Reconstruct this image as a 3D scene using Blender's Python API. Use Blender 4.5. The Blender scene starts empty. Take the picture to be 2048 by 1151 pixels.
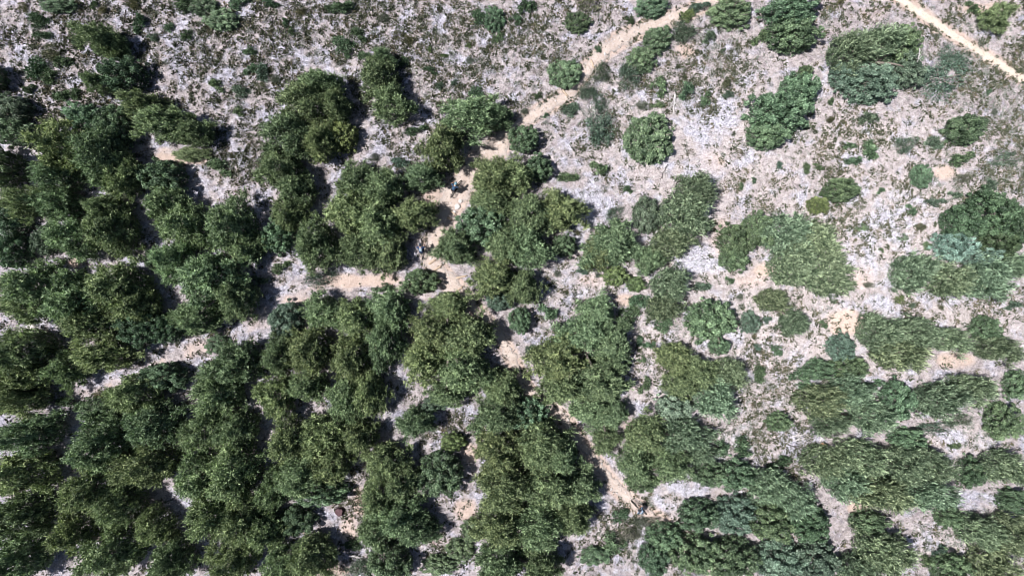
import bpy, bmesh, math, random
import numpy as np
from mathutils import Vector, Matrix

# ------------------------------------------------------------------ camera, sky, sun, exposure
scene = bpy.context.scene
COL = scene.collection
CAM_H = 50.0            # drone height above the slope
S = 0.045               # metres on the ground per photograph pixel
cam_d = bpy.data.cameras.new('camera')
cam_d.sensor_fit = 'HORIZONTAL'; cam_d.sensor_width = 36.0
cam_d.lens = 36.0 * CAM_H / (2048 * S)
cam_d.clip_start = 0.5; cam_d.clip_end = 2000
cam = bpy.data.objects.new('camera', cam_d); COL.objects.link(cam)
cam.location = (0, 0, CAM_H); cam.rotation_euler = (0, 0, 0)
scene.camera = cam

SUN_EL = math.radians(60.0)
SUN_TO = Vector((1.0, 0.06, 0.0)).normalized()      # where shadows fall
sun_dir = Vector((SUN_TO.x * math.cos(SUN_EL), SUN_TO.y * math.cos(SUN_EL), -math.sin(SUN_EL)))
world = bpy.data.worlds.new('World'); scene.world = world; world.use_nodes = True
wn = world.node_tree; wn.nodes.clear()
sky = wn.nodes.new('ShaderNodeTexSky'); sky.sky_type = 'NISHITA'; sky.sun_disc = False
sky.sun_elevation = SUN_EL
sky.sun_rotation = math.atan2(-SUN_TO.x, -SUN_TO.y)
bg = wn.nodes.new('ShaderNodeBackground'); bg.inputs[1].default_value = 0.05
wo = wn.nodes.new('ShaderNodeOutputWorld')
wn.links.new(sky.outputs[0], bg.inputs[0]); wn.links.new(bg.outputs[0], wo.inputs[0])
sd = bpy.data.lights.new('sun', 'SUN'); sd.energy = 5.0; sd.angle = math.radians(0.5); sd.color = (1.0, 0.98, 0.955)
so = bpy.data.objects.new('sun', sd); COL.objects.link(so)
so.rotation_euler = sun_dir.to_track_quat('-Z', 'Y').to_euler(); so.location = (-20, 0, 40)
vs = scene.view_settings
vs.view_transform = 'Standard'; vs.look = 'None'; vs.gamma = 1.0; vs.exposure = 0.60; vs.use_curve_mapping = False
scene.cycles.max_bounces = 6; scene.cycles.diffuse_bounces = 3; scene.cycles.transmission_bounces = 3
scene.cycles.transparent_max_bounces = 4
scene.cycles.filter_width = 0.9

R = np.random.default_rng(7)
random.seed(7)

def W(u, v, z=0.0):
    k = S * (CAM_H - z) / CAM_H
    return ((u - 1024) * k, (575.5 - v) * k)

def hgt(x, y):      # gentle swells of the slope
    return (0.10 * np.sin(x * 0.21 + 1.3) * np.cos(y * 0.27 + 0.4) + 0.05 * np.sin(x * 0.63 + y * 0.41)
            + 0.03 * np.sin(x * 1.35 - y * 1.1 + 2.0) + 0.02 * np.sin(x * 2.9 + 0.7) * np.sin(y * 3.3))

# cheap value noise for masks
_NG = R.random((256, 256))
def vnoise(x, y, sc):
    x = np.asarray(x, float) * sc + 1000.3; y = np.asarray(y, float) * sc + 1000.7
    xi = np.floor(x).astype(int); yi = np.floor(y).astype(int); fx = x - xi; fy = y - yi
    fx = fx * fx * (3 - 2 * fx); fy = fy * fy * (3 - 2 * fy)
    g = lambda a, b: _NG[a % 256, b % 256]
    return (g(xi, yi) * (1 - fx) + g(xi + 1, yi) * fx) * (1 - fy) + (g(xi, yi + 1) * (1 - fx) + g(xi + 1, yi + 1) * fx) * fy

# ------------------------------------------------------------------ helpers
def tag(o, label=None, cat=None, group=None, kind=None):
    if label: o['label'] = label
    if cat: o['category'] = cat
    if group: o['group'] = group
    if kind: o['kind'] = kind
    return o

def empty(name, loc, rz=0.0):
    o = bpy.data.objects.new(name, None); COL.objects.link(o)
    o.location = loc; o.rotation_euler = (0, 0, rz); o.empty_display_size = 0.2
    return o

def link(name, me, mat=None, parent=None):
    o = bpy.data.objects.new(name, me); COL.objects.link(o)
    if mat and not me.materials: me.materials.append(mat)
    if parent: o.parent = parent
    return o

def mesh_np(name, V, F, attrs=None, smooth=False):
    """V (n,3); F (m,k) all faces of k corners."""
    me = bpy.data.meshes.new(name); V = np.asarray(V, np.float32); F = np.asarray(F, np.int32)
    m, k = F.shape
    me.vertices.add(len(V)); me.vertices.foreach_set('co', V.ravel())
    me.loops.add(m * k); me.loops.foreach_set('vertex_index', F.ravel())
    me.polygons.add(m); me.polygons.foreach_set('loop_start', np.arange(0, m * k, k, dtype=np.int32))
    try: me.polygons.foreach_set('loop_total', np.full(m, k, np.int32))
    except Exception: pass
    if smooth: me.polygons.foreach_set('use_smooth', np.ones(m, bool))
    for n, a in (attrs or {}).items():
        at = me.attributes.new(n, 'FLOAT', 'POINT'); at.data.foreach_set('value', np.asarray(a, np.float32))
    me.update(calc_edges=True)
    return me

def norm(a): return a / (np.linalg.norm(a, axis=-1, keepdims=True) + 1e-9)

def leaf_arrays(P, D, L, Wd, rnd, fold=0.25, rg=R, face=None):
    """one folded diamond leaf (two triangles) per row"""
    n = len(P); D = norm(D)
    rv = rg.normal(size=(n, 3)) * (0.6 if face is not None else 1.0)
    if face is not None: rv = rv + face
    side = norm(np.cross(D, norm(rv))); nor = np.cross(D, side)
    L = np.asarray(L)[:, None]; Wd = np.asarray(Wd)[:, None]
    V = np.empty((n, 4, 3))
    V[:, 0] = P
    V[:, 1] = P + D * L * 0.45 + side * Wd * 0.5 + nor * Wd * fold
    V[:, 2] = P + D * L
    V[:, 3] = P + D * L * 0.45 - side * Wd * 0.5 + nor * Wd * fold
    i = np.arange(n)[:, None] * 4
    F = np.concatenate([i + np.array([[0, 1, 2]]), i + np.array([[0, 2, 3]])], 0)
    return V.reshape(-1, 3), F, np.repeat(rnd, 4)

def tube(V, F, pts, rad, seg=6):
    """append a tapered tube through pts; quads"""
    pts = [Vector(p) for p in pts]; base = len(V); n = len(pts)
    for i, p in enumerate(pts):
        d = (pts[min(i + 1, n - 1)] - pts[max(i - 1, 0)]).normalized()
        a = d.orthogonal().normalized(); b = d.cross(a)
        for k in range(seg):
            t = 2 * math.pi * k / seg
            V.append(tuple(p + (a * math.cos(t) + b * math.sin(t)) * rad[i]))
    for i in range(n - 1):
        for k in range(seg):
            F.append((base + i * seg + k, base + i * seg + (k + 1) % seg, base + (i + 1) * seg + (k + 1) % seg, base + (i + 1) * seg + k))
    F.append(tuple(base + k for k in reversed(range(seg)))); F.append(tuple(base + (n - 1) * seg + k for k in range(seg)))

def mesh_py(name, V, F, smooth=True):
    me = bpy.data.meshes.new(name); me.from_pydata(V, [], F); me.update()
    if smooth: me.polygons.foreach_set('use_smooth', np.ones(len(me.polygons), bool))
    return me

# ------------------------------------------------------------------ materials
def new_mat(name):
    m = bpy.data.materials.new(name); m.use_nodes = True
    nt = m.node_tree; nt.nodes.clear()
    out = nt.nodes.new('ShaderNodeOutputMaterial')
    return m, nt, out

def N(nt, t, **kw):
    n = nt.nodes.new(t)
    for k, v in kw.items(): setattr(n, k, v)
    return n

def mixc(nt, fac, a, b, mode='MIX'):
    n = nt.nodes.new('ShaderNodeMix'); n.data_type = 'RGBA'; n.blend_type = mode
    for i, s in ((0, fac), (6, a), (7, b)):
        if hasattr(s, 'links') or hasattr(s, 'is_output'): nt.links.new(s, n.inputs[i])
        elif i == 0: n.inputs[0].default_value = s
        else: n.inputs[i].default_value = (*s, 1)
    return n.outputs[2]

def noise(nt, vec, scale, detail=3.0, rough=0.6):
    n = N(nt, 'ShaderNodeTexNoise'); n.inputs['Scale'].default_value = scale
    n.inputs['Detail'].default_value = detail; n.inputs['Roughness'].default_value = rough
    nt.links.new(vec, n.inputs['Vector']); return n.outputs['Fac']

def rng_map(nt, val, a, b, c=0.0, d=1.0):
    n = N(nt, 'ShaderNodeMapRange'); n.inputs[1].default_value = a; n.inputs[2].default_value = b
    n.inputs[3].default_value = c; n.inputs[4].default_value = d; nt.links.new(val, n.inputs[0]); return n.outputs[0]

def math_n(nt, op, a, b):
    n = N(nt, 'ShaderNodeMath', operation=op)
    for i, s in enumerate((a, b)):
        if isinstance(s, (int, float)): n.inputs[i].default_value = s
        else: nt.links.new(s, n.inputs[i])
    return n.outputs[0]

def attr(nt, name):
    n = N(nt, 'ShaderNodeAttribute'); n.attribute_name = name; return n.outputs['Fac']

def leaf_mat(name, trans=0.22, rough=0.5, spec=0.35):
    """leaf colour comes from the plant's own colour (object colour), varied per leaf by a ramp with glints and shade painted in"""
    m, nt, out = new_mat(name)
    oi = N(nt, 'ShaderNodeObjectInfo'); r = attr(nt, 'rnd')
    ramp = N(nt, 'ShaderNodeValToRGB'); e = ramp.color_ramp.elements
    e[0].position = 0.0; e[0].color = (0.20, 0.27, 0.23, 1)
    e[1].position = 1.0; e[1].color = (2.7, 2.55, 2.5, 1)  # pale end paints glints into the leaf colour, dark end deepens its shade
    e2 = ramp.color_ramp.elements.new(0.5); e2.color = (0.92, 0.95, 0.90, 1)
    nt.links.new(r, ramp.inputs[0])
    c = mixc(nt, 1.0, oi.outputs['Color'], ramp.outputs[0], 'MULTIPLY')
    p = N(nt, 'ShaderNodeBsdfPrincipled'); p.inputs['Roughness'].default_value = rough
    p.inputs['Specular IOR Level'].default_value = spec
    t = N(nt, 'ShaderNodeBsdfTranslucent')
    nt.links.new(c, p.inputs['Base Color'])
    c2 = mixc(nt, 1.0, c, (0.95, 1.1, 0.55), 'MULTIPLY'); nt.links.new(c2, t.inputs['Color'])
    ms = N(nt, 'ShaderNodeMixShader'); ms.inputs[0].default_value = trans
    nt.links.new(p.outputs[0], ms.inputs[1]); nt.links.new(t.outputs[0], ms.inputs[2]); nt.links.new(ms.outputs[0], out.inputs[0])
    return m

def ramp_mat(name, cols, rough=0.85, spec=0.2, grain=None):
    """colour chosen per piece from a ramp by its own random number"""
    m, nt, out = new_mat(name)
    ramp = N(nt, 'ShaderNodeValToRGB'); ramp.color_ramp.interpolation = 'LINEAR'
    e = ramp.color_ramp.elements
    while len(e) < len(cols): e.new(0.5)
    for i, c in enumerate(cols):
        e[i].position = i / (len(cols) - 1); e[i].color = (*c, 1)
    nt.links.new(attr(nt, 'rnd'), ramp.inputs[0])
    p = N(nt, 'ShaderNodeBsdfPrincipled'); p.inputs['Roughness'].default_value = rough
    p.inputs['Specular IOR Level'].default_value = spec
    nt.links.new(ramp.outputs[0], p.inputs['Base Color']); nt.links.new(p.outputs[0], out.inputs[0])
    return m

def plain(name, col, rough=0.6, metal=0.0, var=0.25, scale=9.0, spec=0.4):
    m, nt, out = new_mat(name)
    tc = N(nt, 'ShaderNodeTexCoord')
    f = noise(nt, tc.outputs['Object'], scale, 4.0)
    c = mixc(nt, f, tuple(x * (1 - var) for x in col), tuple(min(1, x * (1 + var)) for x in col))
    p = N(nt, 'ShaderNodeBsdfPrincipled'); p.inputs['Roughness'].default_value = rough; p.inputs['Metallic'].default_value = metal
    p.inputs['Specular IOR Level'].default_value = spec
    b = N(nt, 'ShaderNodeBump'); b.inputs['Strength'].default_value = 0.3; b.inputs['Distance'].default_value = 0.01
    nt.links.new(noise(nt, tc.outputs['Object'], scale * 4, 3.0), b.inputs['Height'])
    nt.links.new(c, p.inputs['Base Color']); nt.links.new(b.outputs[0], p.inputs['Normal']); nt.links.new(p.outputs[0], out.inputs[0])
    return m

def ground_mat():
    m, nt, out = new_mat('dry_ground')
    g = N(nt, 'ShaderNodeNewGeometry'); pos = g.outputs['Position']
    soil = attr(nt, 'soil'); litter = attr(nt, 'litter')
    n1 = noise(nt, pos, 0.55, 5.0, 0.65); n2 = noise(nt, pos, 3.2, 4.0, 0.7); n3 = noise(nt, pos, 11.0, 3.0, 0.7); n4 = noise(nt, pos, 5.5, 3.0, 0.6)
    base = mixc(nt, rng_map(nt, n2, 0.35, 0.65), (0.345, 0.302, 0.302), (0.50, 0.452, 0.455))           # dusty earth with dry straw
    lit_c = mixc(nt, rng_map(nt, n4, 0.38, 0.62), (0.325, 0.318, 0.372), (0.54, 0.53, 0.605))           # grey bark and twig litter
    soil_c = mixc(nt, rng_map(nt, n2, 0.3, 0.7), (0.45, 0.345, 0.30), (0.53, 0.425, 0.375))          # pinkish bare soil
    lf = rng_map(nt, math_n(nt, 'ADD', litter, math_n(nt, 'MULTIPLY', math_n(nt, 'SUBTRACT', n1, 0.5), 2.4)), 0.35, 0.65)
    c = mixc(nt, lf, base, lit_c)
    sf = rng_map(nt, math_n(nt, 'ADD', soil, math_n(nt, 'MULTIPLY', math_n(nt, 'SUBTRACT', n1, 0.5), 0.9)), 0.42, 0.68)
    c = mixc(nt, sf, c, soil_c)
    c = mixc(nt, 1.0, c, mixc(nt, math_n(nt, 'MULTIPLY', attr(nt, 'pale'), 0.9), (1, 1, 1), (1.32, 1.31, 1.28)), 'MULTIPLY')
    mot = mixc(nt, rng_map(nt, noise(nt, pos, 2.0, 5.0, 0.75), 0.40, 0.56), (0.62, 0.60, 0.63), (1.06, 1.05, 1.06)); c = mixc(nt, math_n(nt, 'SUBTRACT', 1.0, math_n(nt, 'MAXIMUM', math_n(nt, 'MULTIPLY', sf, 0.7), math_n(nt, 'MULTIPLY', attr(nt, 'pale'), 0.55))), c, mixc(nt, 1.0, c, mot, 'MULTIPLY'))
    # specks of dark bark and pale chips
    sp = rng_map(nt, n3, 0.40, 0.52, 0.55, 1.0); keep = math_n(nt, 'SUBTRACT', 1.0, math_n(nt, 'MULTIPLY', sf, 0.75))
    spm = mixc(nt, keep, (1, 1, 1), sp); c = mixc(nt, 1.0, c, spm, 'MULTIPLY')
    hi = math_n(nt, 'MULTIPLY', rng_map(nt, n3, 0.60, 0.70), keep); c = mixc(nt, math_n(nt, 'MULTIPLY', hi, 0.4), c, (0.60, 0.58, 0.61))
    p = N(nt, 'ShaderNodeBsdfPrincipled'); p.inputs['Roughness'].default_value = 0.95; p.inputs['Specular IOR Level'].default_value = 0.1
    b = N(nt, 'ShaderNodeBump'); b.inputs['Strength'].default_value = 0.9; b.inputs['Distance'].default_value = 0.06
    nt.links.new(math_n(nt, 'ADD', n3, n4), b.inputs['Height'])
    nt.links.new(c, p.inputs['Base Color']); nt.links.new(b.outputs[0], p.inputs['Normal']); nt.links.new(p.outputs[0], out.inputs[0])
    return m

def path_mat(name, c0, c1, c2):
    m, nt, out = new_mat(name)
    g = N(nt, 'ShaderNodeNewGeometry'); pos = g.outputs['Position']
    n1 = noise(nt, pos, 1.1, 5.0, 0.6); n2 = noise(nt, pos, 7.0, 4.0, 0.7); e = attr(nt, 'edge')
    c = mixc(nt, rng_map(nt, n1, 0.35, 0.65), c0, c1)
    c = mixc(nt, rng_map(nt, math_n(nt, 'ADD', e, math_n(nt, 'MULTIPLY', n2, 0.7)), 0.85, 1.4), c, c2)
    n5 = noise(nt, pos, 18.0, 3.0, 0.7)
    c = mixc(nt, 1.0, c, mixc(nt, rng_map(nt, n5, 0.36, 0.46), (0.62, 0.58, 0.56), (1, 1, 1)), 'MULTIPLY')
    c = mixc(nt, 1.0, c, mixc(nt, rng_map(nt, n2, 0.35, 0.5), (0.82, 0.80, 0.78), (1, 1, 1)), 'MULTIPLY')
    p = N(nt, 'ShaderNodeBsdfPrincipled'); p.inputs['Roughness'].default_value = 0.95; p.inputs['Specular IOR Level'].default_value = 0.1
    b = N(nt, 'ShaderNodeBump'); b.inputs['Strength'].default_value = 0.6; b.inputs['Distance'].default_value = 0.04
    nt.links.new(math_n(nt, 'ADD', n2, n1), b.inputs['Height'])
    nt.links.new(c, p.inputs['Base Color']); nt.links.new(b.outputs[0], p.inputs['Normal']); nt.links.new(p.outputs[0], out.inputs[0])
    return m

M_LEAF = leaf_mat('feathery_foliage', 0.18, 0.45, 0.35)
M_BROAD = leaf_mat('broad_foliage', 0.18, 0.40, 0.45)
M_BARK = plain('grey_bark', (0.19, 0.165, 0.145), 0.9, var=0.4, scale=14)
M_DEAD = plain('bleached_wood', (0.50, 0.47, 0.47), 0.85, var=0.3, scale=18)
M_DEADD = plain('dark_dead_wood', (0.10, 0.085, 0.08), 0.9, var=0.4, scale=18)
M_LOG = plain('split_log', (0.44, 0.34, 0.26), 0.85, var=0.35, scale=16)

# ------------------------------------------------------------------ ground, paths
TRAIL = [(1475, -25, 22), (1430, -3, 22), (1380, 22, 22), (1320, 44, 23), (1265, 66, 25), (1222, 94, 27), (1190, 122, 25), (1166, 148, 22), (1140, 184, 22),
         (1110, 204, 22), (1075, 226, 21), (1045, 243, 20), (1018, 268, 28), (990, 296, 42), (960, 325, 46), (930, 362, 46), (908, 398, 44), (894, 430, 36), (880, 462, 34),
         (866, 492, 36), (864, 518, 30), (884, 548, 30), (910, 574, 30), (936, 600, 24), (968, 634, 20), (998, 672, 22), (1020, 708, 22), (1042, 756, 20),
         (1071, 796, 20), (1122, 832, 20), (1144, 860, 22), (1170, 894, 20), (1206, 942, 20), (1236, 978, 21), (1254, 993, 21), (1284, 1018, 22), (1326, 1046, 20), (1372, 1084, 18), (1420, 1140, 16), (1460, 1200, 16)]
TRAIL2 = [(1755, -45, 18), (1800, -2, 19), (1840, 26, 18), (1885, 56, 17), (1950, 96, 17), (2048, 156, 18), (2120, 205, 18), (2200, 250, 18)]

def spline(pts, step=3.0):
    P = np.array(pts, float); out = []
    for i in range(len(P) - 1):
        p0, p1, p2, p3 = P[max(i - 1, 0)], P[i], P[i + 1], P[min(i + 2, len(P) - 1)]
        n = max(2, int(np.hypot(*(p2 - p1)[:2]) / step))
        for t in np.arange(n) / n:
            out.append(0.5 * ((2 * p1) + (-p0 + p2) * t + (2 * p0 - 5 * p1 + 4 * p2 - p3) * t * t + (-p0 + 3 * p1 - 3 * p2 + p3) * t ** 3))
    out.append(P[-1]); return np.array(out)

TS = spline(TRAIL); TS2 = spline(TRAIL2)

def dist_path(u, v, sp):
    """pixel distance to a path minus its half width"""
    u = np.asarray(u); v = np.asarray(v); d = np.full(u.shape, 1e9)
    for a in sp[::3]:
        d = np.minimum(d, np.hypot(u - a[0], v - a[1]) - a[2] * 0.5)
    return d

# bare soil (x, y, rx, ry, amount) and grey litter patches, photograph pixels
SOIL = [(360, 316, 75, 16, .9), (330, 300, 30, 10, .6), (420, 700, 60, 24, .5), (520, 645, 60, 22, .55), (600, 600, 60, 22, .6), (690, 562, 60, 20, .8), (760, 560, 60, 20, .8), (820, 575, 50, 18, .7),
        (250, 768, 60, 24, .5), (560, 395, 30, 40, .5), (470, 385, 50, 20, .5), (155, 785, 50, 20, .5), (110, 1085, 30, 40, .5),
        (870, 400, 40, 45, .75), (900, 350, 40, 30, .5), (985, 290, 40, 35, .6), (1000, 650, 40, 60, .45), (1040, 240, 70, 40, .4), (1200, 90, 80, 40, .35),
        (1370, 100, 30, 26, .7), (1345, 70, 30, 20, .3), (1285, 220, 45, 40, .35), (1230, 290, 30, 50, .35), (1425, 325, 60, 40, .55), (1440, 470, 40, 60, .6), (1500, 560, 70, 30, .55), (1530, 540, 40, 20, .7),
        (1690, 645, 45, 30, .95), (1640, 700, 60, 40, .45), (1720, 555, 40, 45, .55), (1720, 490, 50, 40, .25), (1910, 720, 60, 22, .75), (1660, 265, 90, 30, .35), (1830, 260, 80, 20, .4),
        (1890, 345, 34, 22, .7), (1250, 600, 30, 16, .8), (1190, 560, 70, 26, .55), (1290, 700, 40, 60, .35), (1270, 770, 30, 40, .5), (1255, 850, 24, 30, .6), (1715, 1015, 26, 16, 1.), (1580, 870, 40, 40, .4),
        (1460, 870, 50, 40, .35), (720, 1000, 26, 40, .8), (700, 1060, 30, 50, .7), (660, 1140, 50, 24, .8), (570, 812, 34, 14, .7), (940, 905, 26, 24, .9), (930, 1020, 30, 30, .8), (880, 1085, 60, 26, .5), (955, 1050, 30, 40, .3),
        (900, 850, 60, 20, .4), (725, 930, 26, 24, .5), (1230, 1060, 60, 30, .5), (1090, 1140, 40, 14, .7), (1310, 1020, 50, 26, .4), (1395, 960, 26, 40, .3), (1520, 1000, 30, 20, .2),
        (1975, 15, 90, 20, .7), (1740, 30, 60, 30, .5), (1850, 60, 70, 40, .35), (1700, 180, 20, 50, .4), (1480, 10, 40, 10, .5), (620, 40, 30, 20, .4), (930, 60, 60, 50, .3), (1000, 190, 40, 30, .4), (1110, 130, 40, 30, .25),
        (360, 110, 60, 60, .3), (110, 215, 70, 30, .35), (1080, 130, 40, 40, .3), (320, 1015, 60, 30, .3), (180, 470, 20, 20, .4), (60, 465, 40, 20, .3), (150, 525, 20, 14, .8), (340, 565, 20, 14, .5),
        (1670, 330, 90, 50, .25), (1600, 420, 60, 40, .25), (1530, 400, 60, 40, .3), (1240, 40, 60, 30, .25)]
LITTER = [(150, 60, 150, 60, .35), (350, 150, 80, 80, .25), (460, 230, 70, 90, .5), (440, 280, 60, 40, .6), (600, 60, 110, 60, .35), (640, 120, 60, 40, .35), (500, 350, 60, 40, .45), (620, 420, 40, 60, .55), (480, 660, 60, 40, .55),
          (700, 590, 60, 16, .35), (400, 740, 40, 40, .5), (780, 330, 60, 60, .4), (1440, 90, 80, 60, .45), (1420, 230, 80, 70, .7), (1400, 330, 110, 40, .6), (1200, 410, 50, 60, .75), (1150, 450, 40, 60, .7), (1120, 560, 60, 40, .55),
          (1400, 520, 60, 40, .85), (1460, 420, 40, 60, .4), (1760, 450, 100, 70, .6), (1740, 520, 60, 40, .6), (1560, 350, 60, 40, .3), (1750, 610, 90, 30, .6), (1560, 700, 60, 60, .45), (1540, 760, 60, 60, .4), (1480, 850, 50, 50, .4),
          (1600, 880, 50, 34, .9), (1360, 970, 60, 44, .75), (1340, 1000, 40, 30, .6), (940, 820, 50, 30, .7), (1085, 690, 24, 30, .7), (1290, 1060, 60, 40, .5), (2000, 740, 60, 40, .45), (1920, 880, 60, 40, .6), (1960, 1000, 60, 30, .6),
          (1870, 1090, 60, 30, .5), (1740, 760, 40, 20, .7), (870, 90, 160, 80, .2), (250, 30, 150, 40, .4), (1100, 60, 100, 60, .4), (1330, 150, 60, 60, .35), (1900, 40, 120, 60, .35), (2000, 130, 60, 80, .3), (1250, 340, 80, 40, .35),
          (340, 690, 40, 40, .4), (380, 720, 40, 30, .5), (710, 1110, 16, 14, .9), (1620, 950, 40, 40, .3), (1990, 600, 90, 40, .5), (830, 330, 60, 50, .3), (60, 640, 50, 40, .6), (160, 790, 50, 30, .4), (1000, 60, 60, 80, .25)]

SIDE = spline([(850, 588, 26), (790, 570, 30), (700, 564, 34), (620, 590, 32), (560, 614, 32), (500, 644, 34), (425, 684, 30), (350, 714, 26), (250, 764, 16), (180, 782, 12), (140, 792, 10)], 8.0)
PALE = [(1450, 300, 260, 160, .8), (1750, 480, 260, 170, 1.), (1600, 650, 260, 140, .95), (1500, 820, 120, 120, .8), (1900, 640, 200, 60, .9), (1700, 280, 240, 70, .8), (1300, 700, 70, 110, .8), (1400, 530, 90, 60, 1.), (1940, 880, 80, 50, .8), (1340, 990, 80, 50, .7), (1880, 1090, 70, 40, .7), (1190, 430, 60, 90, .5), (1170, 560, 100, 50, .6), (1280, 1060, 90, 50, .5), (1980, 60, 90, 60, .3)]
def blob_field(u, v, blobs):
    f = np.zeros(np.shape(u))
    for (x, y, rx, ry, a) in blobs:
        d2 = ((u - x) / rx) ** 2 + ((v - y) / ry) ** 2
        f = np.maximum(f, a * np.exp(-0.8 * d2 ** 1.3))
    return f

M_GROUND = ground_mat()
def build_ground():
    xs = np.concatenate([[-400, -150, -80], np.arange(-56, 56.01, 0.25), [80, 150, 400]])
    ys = np.concatenate([[-400, -150, -60], np.arange(-33, 33.01, 0.25), [60, 150, 400]])
    X, Y = np.meshgrid(xs, ys)
    U = X / S + 1024; Vp = 575.5 - Y / S
    fine = (np.abs(X) < 57) & (np.abs(Y) < 34)
    Z = np.where(fine, hgt(X, Y) + (vnoise(X, Y, 2.1) - 0.5) * 0.07, 0)
    dp = np.minimum(dist_path(U, Vp, TS), dist_path(U, Vp, TS2))
    sink = np.clip(1 - dp / 10.0, 0, 1); Z = np.where(fine, Z - sink * 0.05, Z)
    soil = blob_field(U, Vp, SOIL); soil = np.maximum(soil, np.clip(1 - dp / 22.0, 0, 1) * 0.8)
    lit = blob_field(U, Vp, LITTER)
    lit = np.maximum(lit, 0.32 + 0.14 * np.clip((1500 - U) / 900, 0, 1))
    soil = np.maximum(soil, np.clip(1 - np.maximum(dist_path(U, Vp, SIDE), 0) / 14.0, 0, 1) * (0.30 + 0.36 * vnoise(X, Y, .7)))
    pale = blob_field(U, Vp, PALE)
    h, w = X.shape
    idx = np.arange(h * w).reshape(h, w)
    F = np.stack([idx[:-1, :-1], idx[:-1, 1:], idx[1:, 1:], idx[1:, :-1]], -1).reshape(-1, 4)
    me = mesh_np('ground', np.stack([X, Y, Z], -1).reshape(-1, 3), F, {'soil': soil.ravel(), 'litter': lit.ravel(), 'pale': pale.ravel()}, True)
    tag(link('ground', me, M_GROUND), kind='structure')
build_ground()

def build_path(name, sp, mat, lift, seed):
    rg = np.random.default_rng(seed)
    P = np.array([W(a[0], a[1]) for a in sp]); wd = sp[:, 2] * S
    T = np.gradient(P, axis=0); T = norm(T); Nn = np.stack([-T[:, 1], T[:, 0]], -1)
    s = np.cumsum(np.r_[0, np.hypot(*np.diff(P, axis=0).T)])
    jl = (vnoise(s, s * 0 + seed, 1.6) - 0.5) * 0.7 + (vnoise(s, s * 0 + seed + 9, 4.1) - 0.5) * 0.55
    jr = (vnoise(s, s * 0 + seed + 31, 1.6) - 0.5) * 0.7 + (vnoise(s, s * 0 + seed + 47, 4.1) - 0.5) * 0.55
    K = 9; V = []; E = []
    for k in range(K):
        t = -1 + 2 * k / (K - 1)
        off = t * wd * 0.5 * (1 + np.where(t < 0, jl, jr))
        q = P + Nn * off[:, None]
        z = hgt(q[:, 0], q[:, 1]) + lift - 0.06 * abs(t) ** 4 + (vnoise(q[:, 0], q[:, 1], 3.0) - 0.5) * 0.025
        V.append(np.column_stack([q, z])); E.append(np.full(len(P), abs(t)))
    V = np.stack(V, 1); n = len(P); idx = np.arange(n * K).reshape(n, K)
    F = np.stack([idx[:-1, :-1], idx[1:, :-1], idx[1:, 1:], idx[:-1, 1:]], -1).reshape(-1, 4)[:, ::-1]
    me = mesh_np(name, V.reshape(-1, 3), F, {'edge': np.stack(E, 1).ravel()}, True)
    tag(link(name, me, mat), kind='structure')
build_path('trail', TS, path_mat('trail_soil', (0.43, 0.35, 0.31), (0.52, 0.44, 0.40), (0.36, 0.315, 0.30)), 0.035, 3)
build_path('path', TS2, path_mat('pale_path_soil', (0.57, 0.47, 0.39), (0.65, 0.56, 0.49), (0.47, 0.41, 0.375)), 0.035, 5)

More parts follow.
